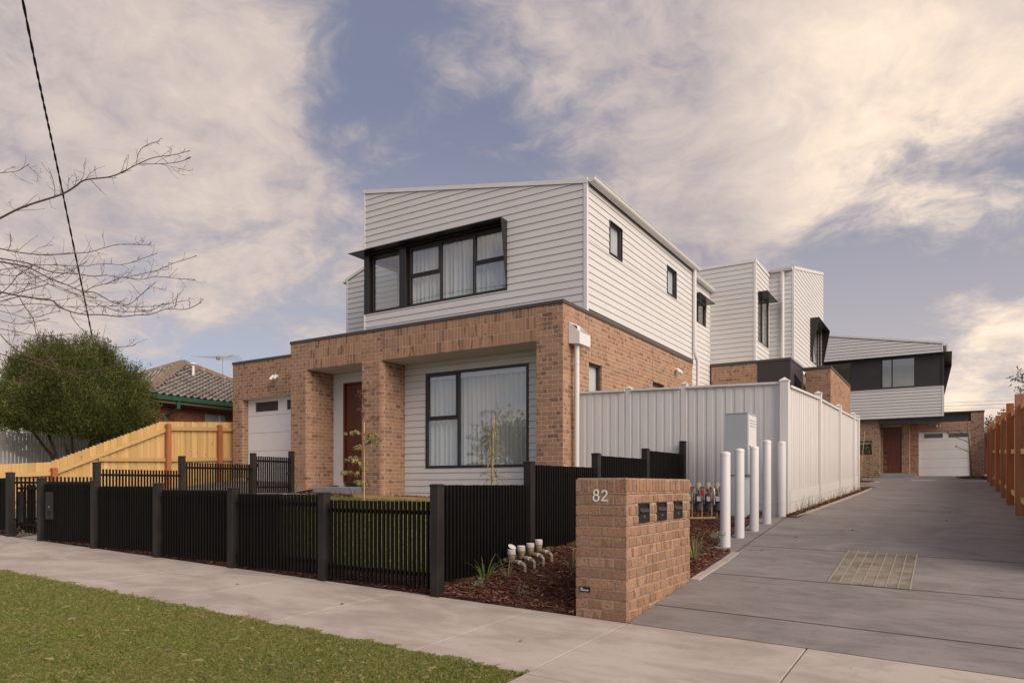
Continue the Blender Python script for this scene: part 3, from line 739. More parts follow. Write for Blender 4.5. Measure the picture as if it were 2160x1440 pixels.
# window bay
fw = Fr('F', 6.936); wop = [(-7.668, -5.005, 1.492, 3.598)]
mb = MB(); walls(fw, mb, -8.30, -4.39, .6, 3.837, wop, -.10, -.004); mb.build('wall_lining', 'boardgap', H1)
boards(fw, -8.277, -4.41, .803, 3.837, H1, wop)
w = window(fw, -7.668, -5.005, 1.492, 3.598, H1, muls=[-6.762], trs=[(0, 2.575)], n=.03, fw=.055, depth=.09, blind=.10, drop=.05, sash=((0, 1),))
# lower interior, kept dark
mb = MB(); mb.box(-8.3, -4.1, 6.99, 12, 1.0, 1.1); mb.box(-8.3, -4.1, 11.9, 12, 1.1, 4.3); mb.box(-8.32, -8.25, 7.05, 12, 1.1, 4.3); mb.box(-8.3, -4.1, 7.04, 12, 4.2, 4.3); mb.build('room', 'inside', H1)
# garage door
fg = Fr('F', 7.3)
def garage_door(fr, s0, s1, z0, z1, joints, wins, parent):
    zs = [z0]+joints+[z1]; first = None
    for i, (a, b) in enumerate(zip(zs, zs[1:])):
        mb = MB(); top = i == len(zs)-2
        ops = [w for w in wins] if top else []
        for x0, x1, y0, y1 in cells(s0, s1, a+.004, b-.004, ops): fr.box(mb, x0, x1, y0, y1, -.05, 0)
        if first is None: first = mb.build('garage_door', 'gdoor', parent); continue
        mb.build('panel', 'gdoor', first)
        if top:
            for w in wins:
                m2 = MB(); fr.box(m2, w[0]-.0, w[1]+.0, w[2], w[3], -.03, -.018); m2.build('pane', 'smoke', first)
                m3 = MB(); q = .022
                for c in ((w[0]-q, w[1]+q, w[2]-q, w[2]), (w[0]-q, w[1]+q, w[3], w[3]+q), (w[0]-q, w[0], w[2], w[3]), (w[1], w[1]+q, w[2], w[3])): fr.cbox(m3, *c, -.018, .008, .003)
                m3.build('pane_frame', 'gdoor', first)
    m4 = MB(); fr.box(m4, s0, s1, z0, z1, -.09, -.06); m4.build('backing', 'dark', first)
    return first
garage_door(fg, -14.25, -11.41, 1.08, 3.474, [1.565, 2.047, 2.538, 3.011], [(-13.927, -13.009, 3.117, 3.375), (-12.654, -11.736, 3.117, 3.375)], H1)
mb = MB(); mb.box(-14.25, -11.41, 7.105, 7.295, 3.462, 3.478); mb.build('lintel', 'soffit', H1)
def floodlight(p, out, parent, m='white_metal'):
    p = Vector(p); out = Vector(out); side = out.cross(Vector((0, 0, 1))); mb = MB()
    mb.tube([p, p+out*.035], .05, 12); mb.tube([p+out*.03, p+out*.10], .018, 8)
    for s in (-1, 1):
        a = p+out*.08+side*.05*s; mb.tube([p+out*.09, a], .016, 8); dd = (out*.55+side*.25*s+Vector((0, 0, -.75))).normalized(); mb.tube([a-dd*.03, a+dd*.005, a+dd*.12], [.03, .038, .042], 12)
    smooth_angle(mb.build('floodlight', m, parent))
floodlight((-12.83, 7.1, 3.98), (0, -1, 0), H1)
floodlight((SX, 12.47, 4.12), (1, 0, 0), H1)
# side windows of the brick wall
rs = Fr('R', SX)
for a, b, c, d in sops:
    window(rs, a+.0, b-.0, c, d, H1, n=-.05, fw=.045, depth=.06, curtain=False, blind=(d-c)-.15)
mb = MB(); rs.box(mb, 7.283, 7.290, 3.57, 4.49, -.004, .003); rs.box(mb, 10.815, 10.822, 3.63, 4.49, -.004, .003); mb.build('articulation_joint', 'boardgap', H1)
# rain head and downpipes
mb = MB(); y0, y1, x0, x1 = 6.40, 6.87, SX+.006, SX+.235
mb.prism([(x0, y0, 3.78), (x1, y0, 3.755), (x1, y0, 3.975), (x0, y0, 4.20)], (0, .006, 0)); mb.prism([(x0, y1, 3.78), (x1, y1, 3.755), (x1, y1, 3.975), (x0, y1, 4.20)], (0, -.006, 0))
mb.box(x1-.006, x1, y0+.006, y1-.006, 3.757, 3.975); mb.prism([(x0, y0+.006, 3.78), (x1-.006, y0+.006, 3.757), (x1-.006, y0+.006, 3.765), (x0, y0+.006, 3.788)], (0, y1-y0-.012, 0)); mb.box(x0, x0+.004, y0+.006, y1-.006, 3.79, 4.19)
rh = mb.build('rain_head', 'white_metal', H1)
mb = MB(); mb.box(x0+.0045, x0+.012, 6.45, 6.74, 3.90, 4.165); mb.build('outlet_shade', 'dark', rh)  # black plate; the dark inside of the rain head is painted in
DPX = SX+.115
mb = MB(); mb.tube([(DPX, 6.53, 3.77), (DPX, 6.53, .62)], .048, 18); smooth_angle(mb.build('downpipe', 'pvc', H1))
mb = MB(); mb.tube([(DPX, 6.53, 3.42), (DPX, 6.53, 3.395)], .053, 18); mb.box(SX, DPX-.04, 6.515, 6.545, 3.395, 3.42); smooth_angle(mb.build('bracket', 'pvc', H1))
# upper storey
uop = [(-9.803, -5.708, 5.238, 6.70)]
TOPA, TOPB = 6.400, -.1827
mb = MB()
walls(FU, mb, -9.795, UX-.005, 4.42, 7.05, uop, -.03, -.004)
mb.prism([FU(-9.795, 7.05, -.004), FU(UX-.005, 7.05, -.004), FU(UX-.005, 7.08, -.004), FU(-9.795, 8.16, -.004)], (0, .026, 0))
lop = [(7.36, 9.3, 5.238, 6.70)]
LU = Fr('L', -9.803)
walls(LU, mb, 7.25, 14.0, 4.42, 7.9, lop, -.03, -.004)
walls(RU, mb, 7.25, 14.05, 4.42, 7.02, [(8.293, 8.971, 5.995, 6.71), (11.857, 12.576, 5.985, 6.71)], -.03, -.004)
mb.build('wall_lining', 'boardgap', H1)
mb = MB()
walls(FU, mb, -9.72, UX-.10, 4.42, 7.0, uop, -.12, -.06); walls(RU, mb, 7.35, 14.0, 4.42, 7.0, [(8.293, 8.971, 5.995, 6.71), (11.857, 12.576, 5.985, 6.71)], -.12, -.06)
walls(LU, mb, 7.35, 14.0, 4.42, 7.0, lop, -.12, -.06)
mb.box(-9.7, -3.98, 10.6, 10.68, 4.5, 7.0); mb.box(-9.72, -3.98, 7.33, 10.6, 4.43, 4.55); mb.box(-9.72, -3.98, 7.33, 10.6, 6.98, 7.04)
mb.build('room', 'inside', H1)
Z0 = 4.626-.147*0
boards(FU, -9.77, UX-.055, 4.626, 8.3, H1, uop, top=(TOPA-.03, TOPB))
boards(RU, UY+.05, 14.04, 4.626, 7.06, H1, [(8.293, 8.971, 5.995, 6.71), (11.857, 12.576, 5.985, 6.71)])
boards(LU, UY+.05, 9.5, 4.626, 7.7, H1, lop)
mb = MB(); mb.cbox(UX-.055, UX+.026, UY-.026, UY+.05, 4.50, 7.13, .004); mb.build('corner_trim', 'trim', H1)
mb = MB(); mb.cbox(-9.812, -9.77, UY-.026, UY+.045, 6.705, 8.20, .004); mb.cbox(-9.812, -9.77, UY-.026, UY+.045, 4.5, 5.235, .004); mb.build('corner_trim', 'trim', H1)
mb = MB(); sl = lambda x: 7.161-.1827*(x+3.865)
mb.prism([(-9.825, UY-.034, sl(-9.825)-.075), (UX+.03, UY-.034, sl(UX+.03)-.075), (UX+.03, UY-.034, sl(UX+.03)+.012), (-9.825, UY-.034, sl(-9.825)+.012)], (0, .12, 0)); mb.build('barge_capping', 'white_metal', H1)
mb = MB(); mb.prism([(-9.8, UY+.09, sl(-9.8)-.02), (UX, UY+.09, sl(UX)-.02), (UX, UY+.09, sl(UX)-.06), (-9.8, UY+.09, sl(-9.8)-.06)], (0, 6.9, 0)); mb.build('roof', 'white_metal', H1)
def gutter(p0, p1, parent, out, r=.075):     # half-round gutter between two points, with end caps
    p0, p1, out = Vector(p0), Vector(p1), Vector(out); mb = MB(); n = 12; prof = []
    for i in range(n+1): a = PI+PI*i/n; prof.append((math.cos(a)*r, math.sin(a)*r))
    prof = [(-r, .03)]+prof+[(r, .006), (r+.012, .012), (r+.012, .02), (r-.004, .02)]
    inner = [(x*.93, y*.93+.004) for x, y in prof[::-1][3:-1]]; poly = prof+inner
    mb.prism([p0+out*x+Vector((0, 0, y)) for x, y in poly], p1-p0)
    cap = [(math.cos(PI+PI*i/n)*r*.99, math.sin(PI+PI*i/n)*r*.99) for i in range(n+1)]; d = (p1-p0).normalized()*.004
    mb.prism([p0+d*.2+out*x+Vector((0, 0, y)) for x, y in cap], d); mb.prism([p1-d*1.2+out*x+Vector((0, 0, y)) for x, y in cap], d)
    return smooth_angle(mb.build('gutter', 'white_metal', parent), 35)
gutter((UX+.105, 7.20, 7.175), (UX+.105, 14.18, 7.175), H1, (1, 0, 0), .085)
mb = MB(); RU.box(mb, 7.28, 14.1, 7.06, 7.14, -.03, .012); mb.build('fascia', 'boardgap', H1)  # dark strip under the gutter, its shadow gap put into the colour
mb = MB(); mb.tube([(UX+.085, 13.93, 7.10), (UX+.085, 13.93, 4.86), (UX+.10, 13.95, 4.72), (UX+.13, 14.03, 4.62), (UX+.14, 14.04, 4.50), (UX+.14, 14.04, 2.4)], .05, 14); smooth_angle(mb.build('downpipe', 'pvc', H1))
# upper corner window and its metal hood
mb = MB()
FU.cbox(mb, -9.806, -9.64, 5.238, 6.695, -.10, .020); FU.cbox(mb, -8.69, -8.485, 5.238, 6.695, -.14, .020); FU.cbox(mb, -5.745, -5.712, 5.238, 6.695, -.14, .018); FU.cbox(mb, -9.64, -8.69, 5.238, 5.278, -.14, .018); FU.cbox(mb, -8.485, -5.745, 5.238, 5.278, -.14, .018); FU.cbox(mb, -9.64, -5.745, 6.66, 6.694, -.14, .016)
mb.build('window_surround', 'darkmetal', H1)
w = window(FU, -9.63, -8.70, 5.28, 6.655, H1, n=-.075, fw=.05, curtain=False)
mb = MB(); vs = []; fs = []
for i in range(9):
    a = -8.98+.02*i
    for z in (5.2, 6.5): vs.append((a, UY+.3+.02*math.sin(i*2.2)-.10*(6.5-z)*(i/8-.5)*-.4, z))
for i in range(8): fs.append((2*i, 2*i+2, 2*i+3, 2*i+1))
MB().add(vs, fs).build('curtain', 'sheer', w)
w = window(FU, -8.48, -5.75, 5.28, 6.655, H1, muls=[-7.54, -6.63], trs=[(0, 5.965), (2, 5.965)], sash=((0, 1), (2, 1)), n=-.075, fw=.05, drop=.08)
w = window(LU, 7.36, 9.3, 5.24, 6.68, H1, muls=[8.4], n=-.04, fw=.05, curtain=False)
def hood(fr, s0, s1, zt, zb, n, parent, fin0=True, fin1=True, ext=None, th=.012):
    mb = MB()
    if ext: mb.prism([(*p, zt) for p in ext], (0, 0, th))
    else: fr.box(mb, s0, s1, zt, zt+th, .0, n)
    for s, on in ((s0, fin0), (s1-th, fin1)):
        if not on: continue
        p = [fr(s, zt, .0), fr(s, zt, n), fr(s, zb, .03), fr(s, zb, .0)]; e = Vector(fr(s+th, zt, 0))-Vector(p[0]); mb.prism(p, e)
    return mb.build('window_hood', 'darkmetal', parent)
hood(FU, -5.715, -5.700, 6.70, 5.238, .255, H1, fin0=False, fin1=True, ext=[(-5.70, UY), (-5.70, UY-.255), (-10.10, UY-.255), (-10.10, 9.35), (-9.80, 9.35), (-9.80, UY)])
# small side windows
for a, b, c, d in ((8.293, 8.971, 5.995, 6.71), (11.857, 12.576, 5.985, 6.71)):
    mb = MB()
    for q in ((a, b, c, c+.03), (a, b, d-.03, d), (a, a+.03, c+.03, d-.03), (b-.03, b, c+.03, d-.03)): RU.cbox(mb, *q, -.08, .032, .003)
    mb.build('window_surround', 'darkmetal', H1)
    window(RU, a+.032, b-.032, c+.032, d-.032, H1, n=.0, fw=.035, depth=.05, curtain=False, blind=.60)
# set-back wing at the back right
RW = Fr('R', -4.05); wo = [(14.5, 15.94, 5.90, 6.58)]
mb = MB(); walls(RW, mb, 13.7, 16.45, 1.2, 7.1, wo, -.03, -.004); mb.build('wall_lining', 'boardgap', H1)
mb = MB(); walls(RW, mb, 13.7, 16.3, 1.2, 7.1, wo, -.12, -.06); mb.box(-6, -4.12, 16.2, 16.3, 4.4, 7.1); mb.box(-6, -4.12, 14.0, 16.2, 4.4, 4.5); mb.box(-6, -4.12, 14.0, 16.2, 7.0, 7.1); mb.build('room', 'inside', H1)
boards(RW, 13.75, 16.36, 2.421, 7.13, H1, wo)
window(RW, 14.5, 15.94, 5.90, 6.58, H1, muls=[15.25], n=-.02, fw=.05, curtain=False)
hood(RW, 14.4, 15.96, 6.585, 5.9, .29, H1, fin0=False, fin1=False)
gutter((-3.95, 14.19, 7.13), (-3.95, 16.34, 7.13), H1, (1, 0, 0), .075)
# back wing seen over the left side
FB = Fr('F', 9.5)
mb = MB(); mb.prism([FB(-12.64, 4.4, -.004), FB(-9.83, 4.4, -.004), FB(-9.83, 8.0, -.004), FB(-12.64, 7.05, -.004)], (0, .03, 0)); mb.box(-12.66, -12.6, 9.53, 14, 4.4, 7.0); mb.build('wall_lining', 'boardgap', H1)
boards(FB, -12.64, -9.83, 4.479, 8.0, H1, top=(7.03+.34*12.66, .34))
mb = MB(); mb.cbox(-12.69, -12.635, 9.474, 9.55, 4.4, 7.10, .004); mb.build('corner_trim', 'trim', H1)
mb = MB(); mb.prism([(-12.72, 9.47, 7.04), (-9.83, 9.47, 8.02), (-9.83, 9.47, 8.10), (-12.72, 9.47, 7.12)], (0, .1, 0)); mb.build('barge_capping', 'white_metal', H1)
gutter((-12.80, 9.47, 7.07), (-12.80, 13.9, 7.07), H1, (-1, 0, 0), .07)

# ------------------------------------------------------------------ middle townhouse
H2 = thing('townhouse', 'middle townhouse with stepped white boarded walls and dark window hoods, behind the white fence', 'townhouse', (-3, 17, 1))
U2, X2, Y3, X3 = 16.37, -2.691, 18.33, -1.95
F2 = Fr('F', U2); R2 = Fr('R', X2); F3 = Fr('F', Y3); R3 = Fr('R', X3)
w2 = [(16.68, 18.17, 5.48, 6.955)]; w3 = [(21.40, 24.05, 5.53, 7.03)]
mb = MB()
walls(F2, mb, -5.8, X2-.004, 4.5, 7.84, [], -.03, -.004); walls(R2, mb, U2+.03, Y3+.02, 4.5, 7.84, w2, -.03, -.004); walls(F3, mb, X2-.02, X3-.004, 4.5, 7.98, [], -.03, -.004)
walls(R3, mb, Y3+.03, 24.37, 4.5, 7.95, w3, -.03, -.004)
mb.prism([(X3-.004, Y3+.03, 7.95), (X3-.004, 24.37, 7.95), (X3-.004, 24.37, 9.30), (X3-.004, Y3+.03, 7.98)], (-.026, 0, 0))
mb.box(-8, X3-.03, 24.3, 24.36, 4.5, 9.2); mb.prism([(-8, Y3, 7.98), (-8, 24.4, 9.33), (X3-.03, 24.4, 9.33), (X3-.03, Y3, 7.98)], (0, 0, .03)); mb.box(-5.8, X2-.03, U2+.03, Y3, 7.8, 7.84)
mb.build('wall_lining', 'boardgap', H2)
mb = MB(); walls(R2, mb, U2+.1, Y3+1.5, 4.5, 7.7, w2, -.12, -.06); walls(R3, mb, Y3+.1, 24.2, 4.5, 7.9, w3, -.12, -.06); mb.box(-5.2, -5.1, U2+.1, 24, 4.5, 7.8); mb.box(-5.2, X3-.1, U2+.1, 24, 4.5, 4.58); mb.build('room', 'inside', H2)
boards(F2, -5.6, X2-.045, 4.855, 7.80, H2); boards(R2, U2+.05, Y3-.004, 4.855, 7.80, H2, w2)
boards(F3, X2+.005, X3-.045, 4.855, 7.93, H2); boards(R3, Y3+.05, 24.36, 4.855, 9.25, H2, w3, top=(7.99-.2232*Y3-.02, .2232))
mb = MB(); mb.cbox(X2-.045, X2+.026, U2-.026, U2+.05, 4.8, 7.80, .004); mb.build('corner_trim', 'trim', H2)
mb = MB(); mb.cbox(X3-.045, X3+.026, Y3-.026, Y3+.05, 4.8, 7.98, .004); mb.build('corner_trim', 'trim', H2)
mb = MB(); mb.cbox(X3-.06, X3+.024, 24.36, 24.40, 4.8, 9.3, .004); mb.build('corner_trim', 'trim', H2)
mb = MB(); mb.box(-5.8, X2+.035, U2-.035, U2+.06, 7.80, 7.895); mb.box(X2-.06, X2+.033, U2+.062, Y3-.03, 7.80, 7.893); mb.prism([(X3-.06, Y3-.03, 7.965), (X3-.06, 24.41, 9.32), (X3-.06, 24.41, 9.42), (X3-.06, Y3-.03, 8.065)], (.095, 0, 0)); mb.build('barge_capping', 'white_metal', H2)
gutter((X2+.05, Y3-.10, 8.0), (X3-.02, Y3-.10, 8.0), H2, (0, -1, 0), .07)
mb = MB(); mb.tube([(-2.27, Y3-.08, 7.95), (-2.27, Y3-.08, 4.84)], .055, 14); smooth_angle(mb.build('downpipe', 'pvc', H2))
window(R2, 16.68, 18.17, 5.48, 6.955, H2, muls=[17.3], n=.01, fw=.05, depth=.1, drop=.05)
hood(R2, 16.62, 18.20, 6.957, 5.5, .30, H2, fin0=False, fin1=False)
window(R3, 21.40, 24.05, 5.53, 7.03, H2, muls=[22.3], n=-.02, fw=.05, drop=.05)
hood(R3, 21.386, 24.075, 7.03, 5.54, .31, H2)
# brick base, charcoal bay, second brick bay
mb = MB(); walls(F2, mb, -3.998, -2.62, 1.5, 4.765, [], -.2, .0345); mb.box(-1.603, -.885, 18.426, 18.62, .8, 4.745); mb.box(-1.08, -.885, 18.62, 23.61, .8, 4.745)
mb.build('wall', 'mortar', H2)
P = Path([(-4.0, U2-.041), (-2.62, U2-.041)]); br = brick_rows(P, 0, P.len, 2.6, 4.765, zref=zref, phase=.05)
P = Path([(-1.609, 18.42), (-.879, 18.42)]); br += brick_rows(P, 0, P.len, 2.4, 4.745, zref=zref, phase=.1)
P = Path([(-.879, 18.45), (-.879, 23.612)]); br += brick_rows(P, 0, P.len, 2.4, 4.745, zref=zref, phase=.0)
lay(br, H2)
mb = MB(); mb.box(-2.616, -1.682, U2-.05, 18.40, 1.3, 4.768); mb.build('charcoal_bay', 'darkpanel', H2)
mb = MB(); mb.cbox(-4.09, -4.03, U2-.06, U2+.1, 2.3, 4.768, .004); mb.build('charcoal_trim', 'darkpanel', H2)
mb = MB(); mb.cbox(-4.06, -1.664, U2-.07, U2+.2, 4.770, 4.842, .004); mb.build('flashing', 'flash', H2)
mb = MB(); mb.cbox(-2.0, -1.664, U2+.203, 18.39, 4.770, 4.842, .004); mb.build('flashing', 'flash', H2)
mb = MB(); mb.cbox(-1.70, -.862, 18.395, 18.7, 4.747, 4.83, .004); mb.build('flashing', 'flash', H2)
mb = MB(); mb.cbox(-1.2, -.862, 18.703, 23.63, 4.747, 4.83, .004); mb.build('flashing', 'flash', H2)
mb = MB(); mb.box(-1.68, -1.2, 18.7, 23.6, 4.62, 4.70); mb.build('roof', 'flash', H2)
mb = MB(); xx = -1.682+.004
mb.prism([(xx, 16.92, 3.95), (xx+.2, 16.92, 3.93), (xx+.2, 16.92, 4.16), (xx, 16.92, 4.46)], (0, .45, 0)); rh = mb.build('rain_head', 'darkmetal', H2)
mb = MB(); mb.tube([(xx+.1, 17.15, 3.94), (xx+.1, 17.15, 1.0)], .05, 12); smooth_angle(mb.build('downpipe', 'darkmetal', H2))

# ------------------------------------------------------------------ rear townhouse
H3 = thing('townhouse', 'rear townhouse at the end of the driveway with charcoal window band and white garage door', 'townhouse', (0, 34, 1.5))
V3 = 33.2; F4 = Fr('F', V3); F5 = Fr('F', V3+.06); R4 = Fr('R', 2.03)
mb = MB()
walls(F4, mb, -6, 2.01, 4.34, 5.72, [], -.03, -.004); mb.prism([F4(-6, 7.30, -.004), F4(1.985, 7.30, -.004), F4(1.985, 7.74, -.004), F4(-6, 9.14, -.004)], (0, .03, 0))
walls(R4, mb, V3+.03, 41, 4.34, 5.72, [], -.06, -.004); walls(R4, mb, V3+.03, 41, 7.3, 7.72, [], -.06, -.03)
mb.prism([(2.0, V3+.03, 7.70), (-6, V3+.03, 9.12), (-6, 41, 9.12), (2.0, 41, 7.70)], (0, 0, .02)); mb.box(-6, 2.0, V3+.05, 41, 4.30, 4.338)
mb.build('wall_lining', 'boardgap', H3)
boards(F4, -6, 1.965, 4.345, 5.74, H3, lip=.026, gap=.013); boards(F4, -6, 1.95, 7.335, 9.2, H3, top=(8.04, -.178), lip=.026, gap=.013)
boards(R4, V3+.05, 38, 4.345, 5.74, H3)
mb = MB(); mb.cbox(1.965, 2.056, V3-.03, V3+.05, 4.335, 5.755, .004); mb.build('corner_trim', 'trim', H3)
mb = MB(); mb.cbox(1.95, 2.02, V3-.03, V3+.05, 7.33, 7.75, .004); mb.build('corner_trim', 'trim', H3)
mb = MB(); mb.box(-6, 1.964, V3-.035, V3+.05, 5.742, 5.765); mb.build('sill_flashing', 'white_metal', H3)
mb = MB(); mb.prism([(2.03, V3-.04, 7.72), (-6, V3-.04, 9.15), (-6, V3-.04, 9.24), (2.03, V3-.04, 7.81)], (0, .12, 0)); mb.build('barge_capping', 'white_metal', H3)
gutter((2.1, V3-.03, 7.70), (2.1, 41, 7.70), H3, (1, 0, 0), .085)
bo = [(-.55, .895, 5.80, 7.24), (-3.4, -1.86, 5.80, 7.24)]
mb = MB(); walls(F5, mb, -6, 1.93, 5.76, 7.30, bo, -.05, 0); F5.box(mb, 1.93, 1.985, 5.766, 7.3, -.05, .02); mb.box(1.988, 2.062, V3+.02, V3+.16, 5.768, 7.298); mb.build('charcoal_band', 'darkpanel', H3)
window(F5, -.55, .895, 5.80, 7.24, H3, muls=[-.085], n=.015, fw=.055, depth=.09, curtain=False)
window(F5, -3.4, -1.86, 5.80, 7.24, H3, muls=[], n=.015, fw=.055, depth=.09, curtain=False)
mb = MB(); mb.box(-5, 1.8, 36.5, 36.6, 4.6, 7.4); mb.box(-5, 1.8, V3+.15, 36.5, 5.4, 5.5); mb.box(-5, 1.8, V3+.15, 36.5, 7.32, 7.4); mb.box(-5.1, -5, V3+.15, 36.5, 5.4, 7.4); mb.build('room', 'inside', H3)
window(R4, V3+.12, 37.5, 5.78, 7.28, H3, muls=[35.3], n=-.02, fw=.06, curtain=False)
mb = MB(); mb.prism([(-6, V3, 7.30), (-6, V3-.22, 7.30), (2.38, V3-.22, 7.30), (2.38, 37.6, 7.30), (2.03, 37.6, 7.30), (2.03, V3, 7.30)], (0, 0, .014))
mb.prism([(2.03, 37.6, 7.30), (2.38, 37.6, 7.30), (2.06, 37.6, 5.8), (2.03, 37.6, 5.8)], (0, -.014, 0)); mb.build('window_hood', 'darkmetal', H3)
# ground floor
mb = MB()
F6 = Fr('F', 33.5); so = [(-3.2, -.975, 2.62, 3.30)]
walls(F6, mb, -6, -.654, 1.2, 4.32, so, -.2, -.004); mb.box(-.85, -.654, 33.7, 34.2, 1.2, 4.3)
mb.box(.277, .592, 34.206, 34.4, 1.2, 4.3); mb.box(.40, .592, 34.4, 35.5, 1.2, 4.3); mb.box(-.648, -.545, 34.21, 34.4, 1.2, 4.3); mb.box(-.545, .277, 34.3, 34.4, 4.04, 4.3)
F7 = Fr('F', 35.5); walls(F7, mb, .59, 3.6, 1.2, 4.7, [(.965, 3.19, 1, 3.78)], -.2, -.004)
mb.build('wall', 'mortar', H3)
mb = MB(); mb.box(3.119, 3.616, 33.204, 33.6, 1.2, 4.455); mb.build('pier', 'mortar', H3)
br = []
P = Path([(-4, 33.5), (-.648, 33.5), (-.648, 34.2), (-.545, 34.2)]); br += brick_rows(P, 0, P.len, 1.5, 4.32, [(.8, 3.025, 2.62, 3.30)], zref=zref)
P = Path([(.277, 34.2), (.598, 34.2), (.598, 35.5)]); br += brick_rows(P, 0, P.len, 1.5, 4.3, zref=zref)
P = Path([(.60, 35.5), (3.6, 35.5)]); br += brick_rows(P, 0, P.len, 1.5, 4.7, [(.365, 2.59, 1, 3.78)], zref=zref)
P = Path([(3.115, 33.2), (3.62, 33.2)]); br += brick_rows(P, 0, P.len, 1.45, 4.457, zref=zref)
lay(br, H3, limit=0)
mb = MB(); mb.box(-.64, 3.112, 33.30, 33.55, 4.085, 4.328); mb.box(2.03, 3.112, 33.29, 33.56, 4.33, 4.456); mb.build('beam', 'darkpanel', H3)
mb = MB(); mb.cbox(2.04, 3.64, 33.17, 33.7, 4.458, 4.53, .004); mb.build('flashing', 'flash', H3)
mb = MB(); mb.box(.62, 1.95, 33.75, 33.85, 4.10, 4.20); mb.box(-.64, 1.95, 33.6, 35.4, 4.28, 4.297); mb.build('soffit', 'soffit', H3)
mb = MB(); mb.cbox(-.542, .274, 34.25, 34.30, 1.713, 4.0, .004); d3 = mb.build('door', 'timberdoor', H3)
mb = MB(); mb.tube([(-.46, 34.25, 2.72), (-.46, 34.2, 2.72), (-.34, 34.2, 2.72)], .014, 8); mb.cbox(-.49, -.43, 34.235, 34.25, 2.60, 2.80, .003); mb.build('handle', 'blackframe', d3)
mb = MB(); mb.box(-.545, .277, 34.2, 34.3, 4.002, 4.04); mb.build('lintel', 'soffit', H3)
mb = MB(); mb.cbox(-.66, .9, 33.7, 34.25, 1.38, 1.66, .01); mb.build('porch_step', 'step', H3)
window(F6, -3.2, -.975, 2.62, 3.30, H3, muls=[-2.1], n=.012, fw=.05, depth=.09, curtain=False, blind=.12)
mb = MB(); mb.box(-3.9, -.9, 34.4, 34.5, 1.6, 4.2); mb.build('room', 'inside', H3)
garage_door(Fr('F', 35.58), .97, 3.185, 1.53, 3.775, [1.98, 2.43, 2.88, 3.33], [(1.19, 2.0, 3.46, 3.68), (2.24, 3.06, 3.46, 3.68)], H3)
floodlight((1.80, 35.5, 4.10), (0, -1, 0), H3, 'silvermetal')

# ------------------------------------------------------------------ brick letterbox pier, number, slots, builder's plate
LB = thing('letterbox_pier', 'low tan brick letterbox pier numbered 82 beside the driveway', 'letterbox', (-.23, .8, 0))
ZT = 1.18; LX0, LX1, LY1 = -.465, 0.0, 1.655
mb = MB(); mb.box(LX0+.007, LX1-.007, .007, LY1-.007, -.05, ZT-.006); mb.build('mortar_core', 'greymortar', LB)
lk = dict(thick=.05, ch=.005, wob=.0018)
slots = [(.264, .503), (.703, .947), (1.159, 1.398)]
sop = [(a, b, .800, .968) for a, b in slots]
front = Path([(LX0, 0), (LX1, 0)]); side = Path([(LX1, .0), (LX1, LY1)]); back = Path([(LX0, LY1), (LX0, 0)])
br = []; zc = 1.18-.115-12*.0885
for P, ph in ((front, .0), (side, .115), (back, .06)):
    br += brick_rows(P, .001, P.len-.001, zc-.0865 if P is not side else zc-.0865, 1.065, sop if P is side else (), zref=zc-.0885*2, phase=ph, bh=.0765, bl=.142 if P is side else .228, rand=(.11, .145, .145, .155, .20) if P is side else None, **lk)
    # rowlock course on top
    br += brick_rows(P, .001, P.len-.001, 1.065, 1.18, sop if False else (), zref=1.065, soldier=True, bl=.105, bh=.0667, phase=.02, **lk)
lay(br, LB, 'pierbrick')
top = Path([(LX0, 0), (LX1, 0)])
for i in range(21):   # the rowlock bricks show their tops
    y = .002+i*.0787; MB().cbox(LX0+.012, LX1-.012, y+.007, min(y+.072, LY1-.004), 1.10, 1.181+random.uniform(-.002, .002), .006).build('brick', 'pierbrick', LB)
for a, b in slots:
    mb = MB(); c, d = .800, .968; fr = Fr('R', 0.0)
    for q in ((a, b, c, c+.012), (a, b, d-.012, d), (a, a+.014, c+.012, d-.012), (b-.014, b, c+.012, d-.012)): fr.cbox(mb, *q, -.05, .008, .002)
    fr.box(mb, a+.014, b-.014, c+.012, d-.012, -.0065, -.004)
    s = mb.build('letter_slot', 'blackbox', LB)
    mb = MB(); fr.cbox(mb, a+.016, b-.016, c+.014, c+.085, -.0035, .004, .002); mb.build('door', 'blackbox', s)
    mb = MB(); mb.prism([fr(a+.016, c+.088, .016), fr(a+.016, c+.120, -.003), fr(a+.016, c+.124, -.003), fr(a+.016, c+.092, .020)], (0, b-a-.032, 0)); mb.build('flap', 'blackbox', s)
    mb = MB(); yy = (a+b)/2; mb.tube([(0.003, yy, c+.05), (.009, yy, c+.05)], .012, 12); smooth_angle(mb.build('lock', 'silvermetal', s))
def stroke(pts, w, y, th, closed=False):       # a flat lettering stroke in the plane facing the street
    P = [Vector((p[0], p[1])) for p in pts]; n = len(P); f = []
    for i in range(n):
        a = P[(i-1) % n] if (closed or i > 0) else P[i]; b = P[(i+1) % n] if (closed or i < n-1) else P[i]
        t = (b-a).normalized(); q = Vector((-t.y, t.x))*w/2; f.append((P[i]+q, P[i]-q))
    mb = MB()
    for l, r in f: mb.v += [(l.x, y, l.y), (r.x, y, r.y), (l.x, y-th, l.y), (r.x, y-th, r.y)]
    m = n if closed else n-1
    for i in range(m):
        a, b = i*4, ((i+1) % n)*4; mb.f += [(a+2, a+3, b+3, b+2), (a, b, b+1, a+1), (a, a+2, b+2, b), (a+1, b+1, b+3, a+3)]
    if not closed: mb.f += [(0, 1, 3, 2), ((n-1)*4, (n-1)*4+2, (n-1)*4+3, (n-1)*4+1)]
    return mb
